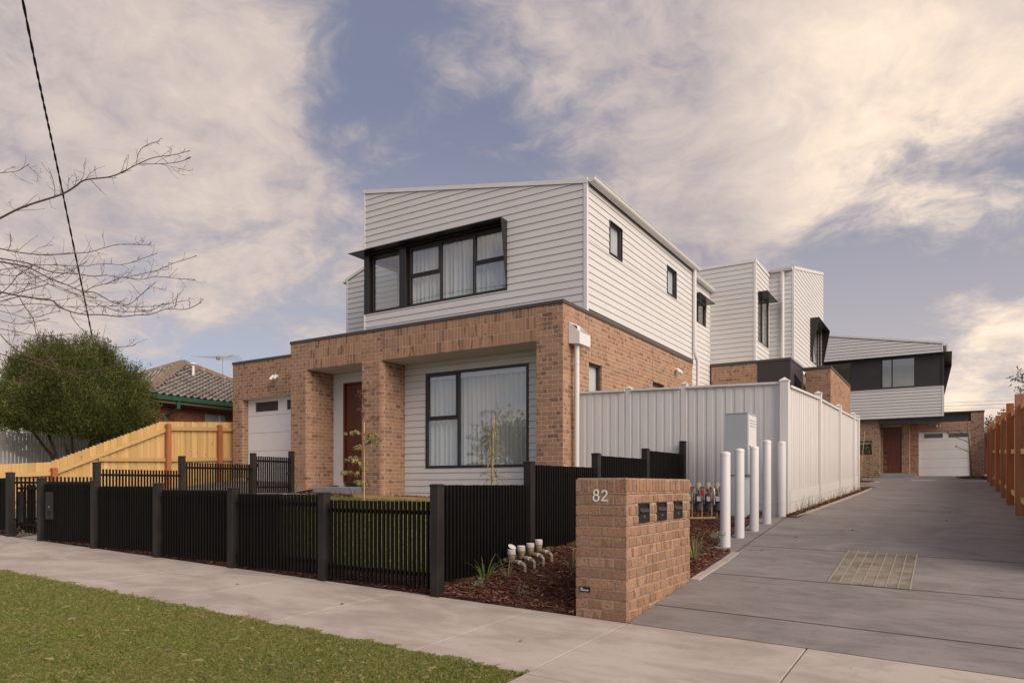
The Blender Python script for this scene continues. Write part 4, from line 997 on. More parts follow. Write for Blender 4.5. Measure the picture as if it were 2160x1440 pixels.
def circ(cx, cz, rx, rz, a0=0, a1=360, n=28): return [(cx+rx*math.cos(R(a0+(a1-a0)*i/n)), cz+rz*math.sin(R(a0+(a1-a0)*i/n))) for i in range(n+(0 if abs(a1-a0) == 360 else 1))]
nw, ny, nt = .0115, -.008, .006; x8 = -.268; z0n = .990
m8 = stroke(circ(x8, z0n+.026, .0245, .0255), nw, ny, nt, True); m8b = stroke(circ(x8, z0n+.0715, .0205, .0205), nw, ny-.0003, nt, True); m8.add(m8b.v, m8b.f)
m8.build('numeral', 'text', LB, label='white numeral 8')
x2 = -.193; p2 = circ(x2, z0n+.066, .0215, .0215, 175, -28, 16)+[(x2-.026, z0n+.004)]
m2 = stroke(p2, nw, ny, nt); m2b = stroke([(x2-.029, z0n+.0055), (x2+.028, z0n+.0055)], nw, ny-.0003, nt); m2.add(m2b.v, m2b.f)
m2.build('numeral', 'text', LB, label='white numeral 2')
mb = MB(); mb.cbox(-.425, -.327, -.006, .004, .222, .269, .0015); plq = mb.build('plate', 'blackbox', LB, label='small black builder plate with white lettering')
def text(body, x, y, z, size, parent, m='text', axis='F', bold=.0):
    cu = bpy.data.curves.new('lettering', 'FONT'); cu.body = body; cu.size = size; cu.extrude = .0006; cu.offset = bold
    o = bpy.data.objects.new('lettering', cu); me = bpy.data.meshes.new_from_object(o); bpy.data.objects.remove(o); bpy.data.curves.remove(cu)
    mt = Matrix.Translation((x, y, z)) @ Matrix.Rotation(R(90), 4, 'X'); me.transform(Matrix.Translation(-ORIG[parent.name]) @ mt); me.materials.clear(); me.materials.append(M[m]); me.name = 'lettering'
    o = bpy.data.objects.new('lettering', me); COL.objects.link(o); o.parent = parent; return o
text('MR', -.414, -.0068, .2475, .015, plq, bold=.0004); text('MCGROUP', -.414, -.0068, .2335, .015, plq, bold=.0004)

# ------------------------------------------------------------------ black slatted fences
GP = .057
def slatmesh(h, w=.024, dd=.032):
    return MB().cbox(-w/2, w/2, -dd/2, dd/2, 0, h, .003)
def fence_post(x, y, z0, z1, parent, w=.10):
    mb = MB(); h = w/2; mb.cbox(x-h, x+h, y-h, y+h, z0-.1, z1-.022, .004); p = mb.build('post', 'postblack', parent)
    mb = MB(); k = h+.004; mb.box(x-k, x+k, y-k, y+k, z1-.022, z1-.010)
    mb.add([(x-k, y-k, z1-.010), (x+k, y-k, z1-.010), (x+k, y+k, z1-.010), (x-k, y+k, z1-.010), (x-k*.72, y-k*.72, z1), (x+k*.72, y-k*.72, z1), (x+k*.72, y+k*.72, z1), (x-k*.72, y+k*.72, z1)],
           [(0, 1, 5, 4), (1, 2, 6, 5), (2, 3, 7, 6), (3, 0, 4, 7), (4, 5, 6, 7)]); mb.build('cap', 'postblack', p)
SLATS = {}
def bay(a, b, zt, zb, parent, inner=1, w=.10, rail_drop=.11, rails_in=.03, off=0.0, gp=GP):
    """slats between the posts at a and b (plan points), rails on the side inner = +1: left of the direction a-b"""
    a, b = Vector(a), Vector(b); t = (b-a).normalized(); n = Vector((-t.y, t.x))*inner; L = (b-a).length; ang = math.atan2(t.y, t.x)
    h = round(zt-zb, 2)
    k = int((L-w-.01)/gp); s0 = (L-(k-1)*gp)/2
    if h not in SLATS:
        me = bpy.data.meshes.new('slat'); q = slatmesh(h); me.from_pydata(q.v, [], q.f); me.materials.append(M['slat']); SLATS[h] = me
    for i in range(k):
        p = a+t*(s0+i*gp)+n*off; inst(SLATS[h], 'slat', parent, (p.x, p.y, zt-h+random.uniform(-.002, .002)), ang+random.uniform(-.01, .01))
    for z in (zt-rail_drop, zb+.13):
        mb = MB(); p0 = a+t*(w/2-.004); mb.cbox(0, L-w+.008, -.018, .018, -.02, .02, .003)
        q = p0+n*(off+rails_in); mb.xf(Matrix.Translation((q.x, q.y, z)) @ Matrix.Rotation(ang, 4, 'Z')); mb.build('rail', 'slat', parent)
FF = thing('picket_fence', 'low black slatted front fence along the footpath', 'fence', (-5.8, 0, .1))
fx = [-1.95, -3.483, -5.016, -6.549, -8.082, -9.615]; fpt = [1.134, 1.048, 1.097, 1.15, 1.19, 1.234]; ftop = [.963, 1.02, 1.06, 1.106, 1.148]
for x, zt in zip(fx, fpt): fence_post(x, .0, -.0275*x, zt, FF)
for i in range(5):
    xa, xb = fx[i], fx[i+1]; bay((xa, .0), (xb, .0), ftop[i], -.0275*(xa+xb)/2+.045, FF, inner=-1)
mb = MB(); mb.cbox(-9.44, -9.225, -.034, -.016, .604, 1.017, .002); ip = mb.build('entry_plate', 'postblack', FF, label='black metal letter plate with a round hole')
mb = MB(); mb.tube([(-9.335, -.0335, .70), (-9.335, -.037, .70)], .045, 20); mb.build('hole', 'dark', ip)
mb = MB(); mb.tube([(-9.325, -.0335, .79), (-9.325, -.04, .79)], .013, 10); mb.build('lock', 'silvermetal', ip)
RF = thing('picket_fence', 'black slatted return fence climbing from the footpath corner to the white fence', 'fence', (-1.85, 3.4, .3))
rp = [(-1.95, 0), (-1.89, 1.65), (-1.83, 3.34), (-1.76, 4.98), (-1.70, 6.60)]; rt = [None, 1.40, 1.556, 1.69, 1.888]; rtop = [1.124, 1.358, 1.525, 1.66]
for (x, y), zt in list(zip(rp, rt))[1:]: fence_post(x, y, Gy(x, y), zt, RF)
for i in range(4):
    a, b = rp[i], rp[i+1]; bay(a, b, rtop[i], Gy((a[0]+b[0])/2, (a[1]+b[1])/2)+.03, RF, inner=1)
IF = thing('picket_fence', 'black slatted fence between the garden and the garage drive', 'fence', (-10.4, 2, .4))
ip_ = [(-10.65, 0), (-10.45, 1.25), (-10.42, 2.84), (-10.40, 4.47), (-10.40, 5.50)]; it = [1.33, 1.523, 1.686, 1.804, 1.886]; itop = [1.26, 1.40, 1.56]
for (x, y), zt in zip(ip_, it): fence_post(x, y, Gy(x, y), zt, IF)
for i in range(3):
    a, b = ip_[i], ip_[i+1]; bay(a, b, itop[i], Gy((a[0]+b[0])/2, (a[1]+b[1])/2)+.07, IF, inner=-1, rail_drop=.10)
GT2 = thing('gate', 'tall narrow black slatted gate beside the left brick pier', 'gate', (-10.4, 5, 1))
bay((-10.40, 4.47), (-10.40, 5.50), 1.74, Gy(-10.4, 5)+.07, GT2, inner=-1, rail_drop=.10)
mb = MB(); mb.cbox(-10.37, -10.33, 4.54, 4.58, 1.50, 1.58, .003); mb.cbox(-10.37, -10.33, 4.54, 4.58, 1.12, 1.2, .003); mb.build('hinge', 'blackbox', GT2)
mb = MB(); mb.cbox(-10.37, -10.33, 5.32, 5.42, 1.36, 1.40, .003); mb.build('latch', 'blackbox', GT2)
GT1 = thing('gate', 'short black slatted gate at the left end of the front fence', 'gate', (-10.1, .06, .4))
bay((-10.60, .10), (-9.66, .10), 1.13, .36, GT1, inner=-1, w=.06, rail_drop=.06, rails_in=.03, gp=.105)
mb = MB(); mb.cbox(-10.53, -10.40, .06, .09, .52, 1.02, .004); mb.build('lock_plate', 'postblack', GT1)
LF = thing('picket_fence', 'black slatted fence running off the left edge beyond the garage drive', 'fence', (-12, 0, .4))
fence_post(-12.4, .0, .34, 1.40, LF); bay((-10.65, .0), (-12.4, .0), 1.235, .40, LF, inner=-1)

# ------------------------------------------------------------------ white paling fence round the courtyard
WF = thing('paling_fence', 'tall whitewashed paling fence round the courtyard beside the driveway', 'fence', (-1.5, 6.7, .7))
def pointpost(x, y, z0, z1, w, m, parent, peak=.05):
    mb = MB(); h = w/2; mb.cbox(x-h, x+h, y-h, y+h, z0-.1, z1-peak-.02, .004)
    k = h+.008; mb.box(x-k, x+k, y-k, y+k, z1-peak-.02, z1-peak); mb.add([(x-k, y-k, z1-peak), (x+k, y-k, z1-peak), (x+k, y+k, z1-peak), (x-k, y+k, z1-peak), (x, y, z1)], [(0, 1, 4), (1, 2, 4), (2, 3, 4), (3, 0, 4)])
    mb.build('post', m, parent)
def pal(parent, m, a, b, out, zt, zb, wid=.105, pitch=.155, th=.012, cover=.10, jit=.006, name='paling'):
    """lapped palings from a to b: a back layer and cover boards in front (out = outward normal)"""
    a, b, out = Vector(a), Vector(b), Vector(out); t = (b-a).normalized(); L = (b-a).length; n = max(1, int(round(L/pitch))); p_ = L/n
    ang = math.atan2(t.y, t.x)
    for lay_ in (0, 1):
        for i in range(n+(1 if lay_ == 0 else 0)):
            s = (i if lay_ == 0 else i+.5)*p_; w = (wid if lay_ == 0 else cover)+random.uniform(-jit, jit)
            lo, hi = max(0, s-w/2), min(L, s+w/2)
            if hi-lo < .02: continue
            z1 = zt(s/L)-.004*random.random(); z1b = z1; q = a+t*((lo+hi)/2)+out*((.0 if lay_ == 0 else th+.0005)+th/2)
            mb = MB().cbox(-(hi-lo)/2, (hi-lo)/2, -th/2, th/2, zb(s/L), z1, .002)
            mb.xf(Matrix.Translation((q.x, q.y, 0)) @ Matrix.Rotation(ang, 4, 'Z')); mb.build(name, m, parent)
def railbox(parent, m, a, b, za, zb, h, d, off, out, name='rail'):
    a, b, out = Vector(a), Vector(b), Vector(out); mb = MB(); p = a+out*off; q = b+out*off; e = out*d
    mb.prism([(p.x, p.y, za), (p.x+e.x, p.y+e.y, za), (p.x+e.x, p.y+e.y, za+h), (p.x, p.y, za+h)], (q.x-p.x, q.y-p.y, zb-za)); return mb.build(name, m, parent)
wx = [-3.76, -2.75, -1.71, 0.0]; WY = 6.70
ztf = lambda x: 2.80+(-.02)*(x+.13)*1.2
for i in range(3):
    a, b = (wx[i]+(.06 if i else 0), WY), (wx[i+1]-.06, WY); za, zb_ = ztf(wx[i]), ztf(wx[i+1])
    pal(WF, 'whitepaling', a, b, (0, -1), lambda f, za=za, zb_=zb_: za+(zb_-za)*f-.03, lambda f: 1.0, wid=.11, pitch=.165, th=.009)
    railbox(WF, 'whitepaling', a, b, za-.03, zb_-.03, .035, .075, -.02, (0, -1))
    for j in range(2): railbox(WF, 'whitepaling', a, b, .60+j*.205, .60+j*.205, .20, .035, 0, (0, -1), 'plinth')
for x, zt in ((-2.75, 2.93), (-1.71, 2.93)): pointpost(x, WY+.025, .6, zt, .10, 'whitepaling', WF, .03)
pointpost(-.03, WY-.03, .58, 2.875, .135, 'whitepaling', WF, .055)
wy = [6.73, 9.81, 12.86, 15.75, 16.9]; wzt = [2.745, 2.86, 2.91, 2.965, 3.0]
for i in range(4):
    a, b = (0.0, wy[i]+.06), (0.0, wy[i+1]-.05); g0, g1 = G(0, wy[i])+.40, G(0, wy[i+1])+.40
    pal(WF, 'whitepaling', a, b, (1, 0), lambda f, p=wzt[i], q=wzt[i+1]: p+(q-p)*f-.03, lambda f, p=g0, q=g1: p+(q-p)*f, wid=.11, pitch=.185, cover=.09, th=.011)
    railbox(WF, 'whitepaling', a, b, wzt[i]-.03, wzt[i+1]-.03, .035, .07, -.015, (1, 0))
    for j in range(2): railbox(WF, 'whitepaling', a, b, g0-.40+j*.2, g1-.40+j*.2, .195, .034, 0, (1, 0), 'plinth')
for y, zt in zip(wy[1:], (3.0, 3.04, 3.10, 3.12)): pointpost(.02, y, G(0, y)-.1, zt, .12, 'whitepaling', WF, .04)

# ------------------------------------------------------------------ bollards
bol = [(-.159, 3.57, .341), (-.18, 4.378, .404), (-.161, 5.136, .459), (.007, 5.152, .566), (-.03, 6.432, .616)]
blab = ['white steel bollard nearest the letterbox pier', 'second white bollard from the letterbox pier', 'third white bollard, standing before the meter cabinet corner', 'fourth white bollard, tallest-looking one in front of the fence corner', 'last white bollard, against the corner post of the white fence']
bol = [(-.16, 3.58, .34), (-.16, 4.29, .41), (-.11, 4.91, .47), (-.09, 5.63, .54), (-.03, 6.43, .615)]
b0 = None
for (x, y, z), lb in zip(bol, blab):
    if b0 is None:
        b0 = thing('bollard', lb, 'bollard', (x, y, z), 'white bollards beside the driveway')
        mb = MB(); mb.lathe(x, y, [(.062, z-.1), (.062, z+1.145), (.061, z+1.15)], 28); smooth_angle(mb.build('shaft', 'pvc', b0))
        mb = MB(); mb.lathe(x, y, [(.058, z+1.148), (.0635, z+1.152), (.0635, z+1.178), (.057, z+1.192), (.035, z+1.202), (.004, z+1.205)], 28); smooth_angle(mb.build('cap', 'pvc', b0))
    else:
        c = b0.copy(); COL.objects.link(c); c.location = (x, y, z); c['label'] = lb; c.scale = (1, 1, 1.045 if 'fourth' in lb else 1)
        for ch in b0.children: d_ = ch.copy(); COL.objects.link(d_); d_.parent = c

# ------------------------------------------------------------------ meter cabinet
MC = thing('meter_cabinet', 'tall blue-grey electrical meter cabinet against the white fence', 'cabinet', (-.55, 5.85, .6))
cx0, cx1, cy0, cy1 = -.735, -.385, 5.70, 6.24
mb = MB(); mb.cbox(cx0, cx1, cy0, cy1, 1.275, 2.222, .004); mb.cbox(cx0+.002, cx1-.06, cy0+.02, cy1-.02, .60, 1.27, .003); mb.build('body', 'cabinet', MC)
mb = MB(); mb.cbox(cx0-.004, cx1+.004, cy0-.006, cy1+.004, 2.223, 2.240, .003); mb.build('lid', 'cabinet', MC)
mb = MB(); mb.cbox(cx1+.0005, cx1+.012, cy0+.02, cy1-.02, 1.29, 2.20, .003); cd = mb.build('door', 'white_metal', MC)
mb = MB()
for j in range(3):
    for i in range(4): mb.cbox(cx1+.012, cx1+.018, cy0+.07+i*.105, cy0+.14+i*.105, 2.03+j*.045, 2.045+j*.045, .002)
mb.build('vent', 'cabinet', cd)
mb = MB(); mb.tube([(cx1+.012, cy0+.06, 1.72), (cx1+.02, cy0+.06, 1.72)], .014, 10); mb.build('lock', 'blackbox', cd)
mb = MB(); mb.cbox(cx0+.05, cx0+.29, cy0+.012, cy0+.019, .64, 1.25, .002); mb.build('panel', 'cabinet', MC)
mb = MB(); mb.cbox(-.80, -.30, 5.60, 6.34, .45, .60, .01); o = mb.build('plinth', 'kerb', MC)

# ------------------------------------------------------------------ gas meters on their copper manifold
gm0 = None
GX = [-1.10, -.966, -.834, -.712]; GYY = [5.10, 5.15, 5.20, 5.25]
gl = ['grey gas meter half hidden behind the letterbox pier', 'second grey gas meter from the pier, red tag beside it', 'third grey gas meter from the pier, with a bent grey pipe before it', 'last grey gas meter, half behind the nearest bollard']
for x, y, lb in zip(GX, GYY, gl):
    if gm0 is None:
        gm0 = thing('gas_meter', lb, 'gas meter', (x, y, .75), 'gas meters on the manifold')
        mb = MB(); mb.lathe(x, y, [(.04, .735), (.060, .745), (.062, .86), (.068, .865), (.068, .89), (.062, .895), (.062, .975), (.05, .995), (.02, 1.0)], 18); smooth_angle(mb.build('body', 'gasgrey', gm0))
        mb = MB(); mb.cbox(x-.02, x+.05, y-.10, y-.055, .87, .96, .006); dl = mb.build('dial', 'gasgrey', gm0)
        mb = MB(); mb.cbox(x-.008, x+.044, y-.103, y-.099, .88, .95, .001); mb.build('label', 'label', dl)
        mb = MB(); mb.tube([(x-.03, y, 1.085), (x-.018, y, 1.085), (x+.004, y, 1.085), (x+.02, y, 1.085)], [.055, .078, .078, .04], 18); mb.tube([(x, y, 1.0), (x, y, 1.06)], .022, 10); mb.tube([(x-.05, y, 1.04), (x+.05, y, 1.04)], .016, 8); smooth_angle(mb.build('regulator', 'brass', gm0))
        mb = MB(); mb.tube([(x+.02, y-.012, 1.095), (x+.085, y-.03, 1.095)], .022, 12); smooth_angle(mb.build('vent', 'silvermetal', gm0))
        mb = MB(); mb.tube([(x+.045, y-.03, .63), (x+.045, y-.03, 1.02)], .010, 8); mb.tube([(x-.03, y+.03, .55), (x-.03, y+.03, .74)], .012, 8); smooth_angle(mb.build('pipe', 'copper', gm0))
    else:
        c = gm0.copy(); COL.objects.link(c); c.location = (x, y, .75); c['label'] = lb
        for ch in gm0.children:
            d_ = ch.copy(); COL.objects.link(d_); d_.parent = c
            for g2 in ch.children: e_ = g2.copy(); COL.objects.link(e_); e_.parent = d_
mf = thing('gas_manifold', 'horizontal copper gas manifold pipe low in front of the gas meters', 'pipe', (-1.2, 5.15, .63))
mb = MB(); mb.tube([(-1.45, 4.95, .61), (-.74, 5.16, .625)], .022, 12); mb.tube([(-.98, 5.09, .62), (-.98, 5.09, .45)], .014, 8); mb.tube([(-1.25, 5.01, .615), (-1.25, 5.01, .45)], .014, 8); smooth_angle(mb.build('pipe', 'copper', mf))
mb = MB(); mb.tube([(-.76, 5.154, .625), (-.73, 5.163, .625)], .027, 12); mb.tube([(-.95, 5.098, .62), (-.94, 5.101, .62)], .025, 12); smooth_angle(mb.build('collar', 'brass', mf))
rt_ = thing('warning_tag', 'red tag hanging between the gas regulators', 'tag', (-.89, 5.05, 1.0)); mb = MB(); mb.cbox(-.915, -.865, 5.05, 5.055, .955, 1.05, .002); mb.build('plate', 'redtag', rt_)
mb = MB(); mb.tube([(-.89, 5.053, 1.05), (-.89, 5.12, 1.07)], .003, 5); mb.build('string', 'cable', rt_)
bp_ = thing('vent_pipe', 'bent grey vent pipe hooked down beside the third gas meter', 'pipe', (-.728, 5.09, .9))
mb = MB(); mb.tube([(-.78, 5.14, 1.095), (-.76, 5.12, 1.09), (-.735, 5.10, 1.06), (-.728, 5.09, 1.02), (-.728, 5.09, .83)], .013, 10); smooth_angle(mb.build('pipe', 'silvermetal', bp_))
mb = MB(); mb.tube([(-.728, 5.09, .97), (-.728, 5.09, .92)], .019, 10); smooth_angle(mb.build('joiner', 'brass', bp_))

# ------------------------------------------------------------------ water meters in the mulch
wl = ['bronze water meter with its white cap flipped open', 'second water meter, white cap closed, behind the open one', 'third water meter, with a chipped white cap', 'last water meter, nearest the timber edging']
wp = [(-1.79, 1.10), (-1.79, 1.30), (-1.79, 1.50), (-1.785, 1.68)]
for k, ((x, y), lb) in enumerate(zip(wp, wl)):
    g = Gy(x, y)*.97; wm = thing('water_meter', lb, 'water meter', (x, y, g), 'water meters beside the return fence')
    dx, dy = .20, -.055; zp = g+.125
    mb = MB(); mb.lathe(x, y, [(.027, zp-.015), (.036, zp+.0), (.038, zp+.03), (.041, zp+.034), (.041, zp+.056), (.044, zp+.072)], 18); smooth_angle(mb.build('body', 'meterbody', wm))
    mb = MB(); mb.lathe(x, y, [(.045, zp+.072), (.047, zp+.076), (.045, zp+.126), (.037, zp+.131), (.005, zp+.133)] if k != 2 else [(.045, zp+.072), (.047, zp+.076), (.045, zp+.118), (.034, zp+.122), (.005, zp+.12)], 18); cp_ = smooth_angle(mb.build('cap', 'label' if False else 'pvc', wm))
    if k == 0:
        mb = MB(); mb.lathe(0, 0, [(.044, 0), (.045, .008), (.03, .014), (.004, .014)], 18); mb.xf(Matrix.Translation((x+.004, y, zp+.152)) @ Matrix.Rotation(R(33), 4, 'Y') @ Matrix.Rotation(R(8), 4, 'X')); smooth_angle(mb.build('lid', 'pvc', wm))
    mb = MB(); a = (x-.17, y+.05, zp-.005); mb.tube([(a[0], a[1], g-.1), (a[0], a[1], zp-.02), (a[0]+.02, a[1], zp), (x-.04, y+.01, zp)], .018, 8)
    b = (x+dx, y+dy, zp-.02); mb.tube([(x+.04, y-.01, zp), (b[0]-.03, b[1]+.008, zp-.012), (b[0], b[1], zp-.04), (b[0], b[1], g-.12)], .018, 8); smooth_angle(mb.build('pipe', 'brass', wm))
    mb = MB(); mb.tube([(x-.10, y+.025, zp), (x-.05, y+.012, zp)], .028, 8); mb.tube([(x+.07, y-.02, zp-.003), (x+.11, y-.03, zp-.006)], .027, 8); mb.tube([(b[0]-.05, b[1]+.013, zp-.012), (b[0]-.02, b[1]+.005, zp-.02)], .026, 8); smooth_angle(mb.build('coupling', 'brass', wm))
    mb = MB(); mb.tube([(x+.125, y-.033, zp-.008), (x+.135, y-.036, zp-.009)], .028, 8); mb.build('tape', 'label', wm)

# ------------------------------------------------------------------ timber garden edging
te = thing('garden_edging', 'fresh pine garden edging boards between mulch and lawn by the return fence', 'edging', (-1.8, 3, .4))
pts = [(-2.02, 2.28), (-1.84, 2.9), (-1.80, 3.6), (-1.74, 4.4)]
for a, b in zip(pts, pts[1:]):
    railbox(te, 'pineh', a, b, Gy(*a)-.05, Gy(*b)-.05, .11, .022, 0, ((b[1]-a[1])/2, -(b[0]-a[0])/2), 'board')
mb = MB(); mb.cbox(-1.80, -1.75, 3.0, 3.05, .2, .48, .003); mb.build('peg', 'pine', te)
te2 = thing('garden_edging', 'long pine edging board at the foot of the front window wall', 'edging', (-6, 5.3, .8))
railbox(te2, 'pineh', (-8.3, 5.33), (-6.6, 5.36), Gy(-8.3, 5.33)-.02, Gy(-6.6, 5.36)-.02, .09, .025, 0, (0, -1), 'board'); railbox(te2, 'pineh', (-6.59, 5.36), (-4.4, 5.36), Gy(-6.6, 5.36)-.02, Gy(-4.4, 5.36)-.02, .09, .025, 0, (0, -1), 'board')

# ------------------------------------------------------------------ drain grate in the driveway
DG = thing('drain_grate', 'wide galvanised drain grate set in the driveway', 'grate', (1.57, 3, .25))
gx0, gx1, gy0, gy1 = 1.225, 1.925, 2.12, 3.88
def gz(x, y): return G(x, y)+.006
n = 7
fr_ = MB()
for i in range(n+1):
    x = gx0+(gx1-gx0)*i/n
    fr_.prism([(x-.0055, gy0, gz(x, gy0)-.004), (x+.0055, gy0, gz(x, gy0)-.004), (x+.0055, gy0, gz(x, gy0)+.004), (x-.0055, gy0, gz(x, gy0)+.004)], (0, gy1-gy0, gz(x, gy1)-gz(x, gy0)))
y = 3.05
fr_.prism([(gx0, y-.006, gz(gx0, y)), (gx0, y+.006, gz(gx0, y)), (gx0, y+.006, gz(gx0, y)+.0035), (gx0, y-.006, gz(gx0, y)+.0035)], (gx1-gx0, 0, gz(gx1, y)-gz(gx0, y)))
fr_.build('frame', 'gratebar', DG)
for i in range(n):
    mb = MB(); a, b = gx0+(gx1-gx0)*i/n+.009, gx0+(gx1-gx0)*(i+1)/n-.009; yy = gy0+.012
    while yy < gy1-.01:
        mb.add([(a, yy, gz(a, yy)), (b, yy, gz(b, yy)), (b, yy+.019, gz(b, yy)), (a, yy+.019, gz(a, yy))], [(0, 1, 2, 3)]); yy += .026
    mb.build('grating', 'grate', DG)
mb = MB(); P4 = [(gx0-.012, gy0-.012), (gx1+.012, gy0-.012), (gx1+.012, gy1+.012), (gx0-.012, gy1+.012)]; mb.add([(x, y, gz(x, y)-.0035) for x, y in P4], [(0, 1, 2, 3)]); mb.build('pit', 'soffitdark', DG)
DG2 = thing('drain_grate', 'small pale drain grate far down the driveway before the rear garage', 'grate', (1.4, 27.5, 1.27))
mb = MB()
for i in range(9):
    x = .95+i*.10; mb.prism([(x, 27.5, G(x, 27.5)+.004), (x+.06, 27.5, G(x, 27.5)+.004), (x+.06, 27.5, G(x, 27.5)+.014), (x, 27.5, G(x, 27.5)+.014)], (0, .5, G(x, 28)-G(x, 27.5)))
mb.build('grating', 'white_metal', DG2)

# ------------------------------------------------------------------ brown-posted fence on the right boundary
BF = thing('paling_fence', 'unpainted paling fence with tall brown posts along the right edge of the driveway', 'fence', (3.3, 14, .8))
bz = [11.65, 14.07, 16.3, 18.73, 22.0, 25.0]; bu = [2141, 2123, 2111, 2100, 2088, 2082]; bpos = []
for z, u in zip(bz, bu):
    a = (u-1080)/1480; xc = a*z; bpos.append((CX+xc*math.cos(TH)-z*math.sin(TH), CY+xc*math.sin(TH)+z*math.cos(TH)))
bpos = [(3.12, 6.3), (3.14, 3.6)][::-1]+bpos
for i, (x, y) in enumerate(bpos):
    g = G(x, y); mb = MB(); mb.cbox(x, x+.125, y, y+.10, g-.1, g+2.0+random.uniform(-.03, .03), .004); mb.build('post', 'brownpost' if i % 2 == 0 else 'redwood', BF)
for (xa, ya), (xb, yb) in zip(bpos, bpos[1:]):
    ga, gb = G(xa, ya), G(xb, yb)
    for h in (.22, 1.02, 1.76):
        o = railbox(BF, 'pineh', (xa+.075, ya-.10), (xb+.075, yb+.0), ga+h, gb+h, .085, .045, 0, (1, 0))
a, b = bpos[0], bpos[-1]
pal(BF, 'pine', (a[0]+.135, a[1]-.3), (b[0]+.135, b[1]+1.0), (1, 0), lambda f: G(3.2, 3.3)+(G(3.2, 26)-G(3.2, 3.3))*f+1.97, lambda f: G(3.2, 3.3)+(G(3.2, 26)-G(3.2, 3.3))*f+.05, wid=.10, pitch=.19, cover=.10)
WF2 = thing('paling_fence', 'short white fence at the far right corner beyond the brown posts', 'fence', (3.9, 28, 1.2))
pal(WF2, 'whitepaling', (3.52, 26.2), (3.80, 33.1), (-1, 0), lambda f: 3.05+.25*f, lambda f: 1.15+.25*f, wid=.2, pitch=.36, cover=.2)

# ------------------------------------------------------------------ yellow paling fence on the left boundary
YF = thing('paling_fence', 'fresh yellow pine paling fence stepping up the left boundary', 'fence', (-14.8, 3, .6))
XL = -14.8
segs = [((-.5, 1.40), (2.52, 1.633)), ((2.52, 1.633), (5.13, 2.733)), ((5.13, 2.733), (7.25, 2.88))]
for (ya, za), (yb, zb_) in segs:
    pal(YF, 'pine', (XL-.05, ya), (XL-.05, yb), (1, 0), lambda f, za=za, zb_=zb_: za+(zb_-za)*f, lambda f: .45, wid=.115, pitch=.16, cover=.10)
for y, h, m in ((-.3, 1.36, 'redwood'), (2.56, 1.50, 'redwood'), (5.26, 2.68, 'redwood'), (6.76, 2.76, 'redwood')):
    mb = MB(); mb.cbox(XL, XL+.12, y-.055, y+.055, .2, h, .006); mb.build('post', m, YF)
def yrail(ya, za, yb, zb_): railbox(YF, 'pineh', (XL-.005, ya), (XL-.005, yb), za, zb_, .09, .04, 0, (1, 0))
yrail(-.24, 1.15, 2.5, 1.33); yrail(2.62, 1.36, 5.2, 2.47); yrail(5.32, 2.52, 6.7, 2.60); yrail(6.82, 2.60, 7.28, 2.63)
yrail(-.24, .62, 2.5, .80); yrail(3.55, 1.68, 5.2, 1.72); yrail(5.32, 1.72, 6.7, 1.78); yrail(6.82, 1.78, 7.28, 1.80); yrail(2.62, .86, 5.2, .95)

# ------------------------------------------------------------------ neighbour: white pickets, brick house with tiled roof, aerial, flue
PF = thing('picket_fence', 'old off-white pointed picket fence of the neighbouring garden, under the big shrub', 'fence', (-19, 3.5, .9))
pm = MB(); pm.prism([(-.036, 0, 0), (.036, 0, 0), (.036, 0, 1.55), (0, 0, 1.62), (-.036, 0, 1.55)], (0, .02, 0)); me = bpy.data.meshes.new('picket'); me.from_pydata(pm.v, [], pm.f); me.materials.append(M['picket'])
for i in range(48): inst(me, 'picket', PF, (-19.0, 1.6+i*.092, .92+.004*math.sin(i)), PI/2)
for z in (1.25, 2.2): mb = MB(); mb.box(-19.09, -19.04, 1.5, 6.0, z, z+.07); mb.build('rail', 'picket', PF)
NH = thing('brick_house', 'neighbouring red brick house with a lichened tile roof and green gutter', 'house', (-20, 10, .8))
ex, ey, ez = -16.5, 5.70, 3.575; ax, ay, az = -19.15, 8.55, 5.06
wxn = -17.0
fn = Fr('R', wxn); nb = [(7.86, 8.62, .8, 3.30)]
mb = MB(); walls(fn, mb, 6.02, 16, .6, 3.48, nb, -.2, -.006); mb.box(-24, wxn-.006, 6.026, 6.2, .6, 3.48); mb.build('wall', 'redmortar', NH)
P = Path([(-19.5, 6.02), (wxn, 6.02), (wxn, 13)]); br = brick_rows(P, 1.0, P.len, 2.2, 3.40, [(2.5+1.84, 2.5+2.60, .8, 3.30)], zref=.8)
lay(br, NH, 'redbrick')
mb = MB(); fn.box(mb, 7.87, 8.61, .8, 3.29, -.10, -.06); nd = mb.build('window', 'cabinet', NH)
mb = MB(); fn.cbox(mb, 8.36, 8.42, .8, 3.29, -.06, -.02); mb.build('frame', 'trim', nd)
mb = MB(); mb.box(-22, ex-.02, 5.72, 17, 3.44, 3.47); mb.build('eave', 'eave', NH)
mb = MB(); mb.prism([(ex, 0, ez-.06), (ex+.10, 0, ez-.06), (ex+.115, 0, ez+.06), (ex+.10, 0, ez+.065), (ex, 0, ez+.03)], (0, 11.3, 0)); mb.xf(Matrix.Translation((0, ey, 0))); mb.build('gutter', 'green', NH)
mb = MB(); mb.box(-22, ex-.002, ey-.1, ey, ez-.06, ez+.06); mb.build('gutter', 'green', NH)
mb = MB(); mb.box(ex-.04, ex-.004, ey+.01, 17, ez-.14, ez-.065); mb.build('fascia', 'eave', NH)
mb = MB(); mb.tube([(ex+.04, 6.66, ez-.06), (ex+.04, 6.66, ez-.28)], .055, 4); mb.tube([(ex+.03, 6.66, ez-.26), (wxn+.06, 6.55, ez-.48), (wxn+.06, 6.55, .8)], .045, 4); mb.build('downpipe', 'green', NH)
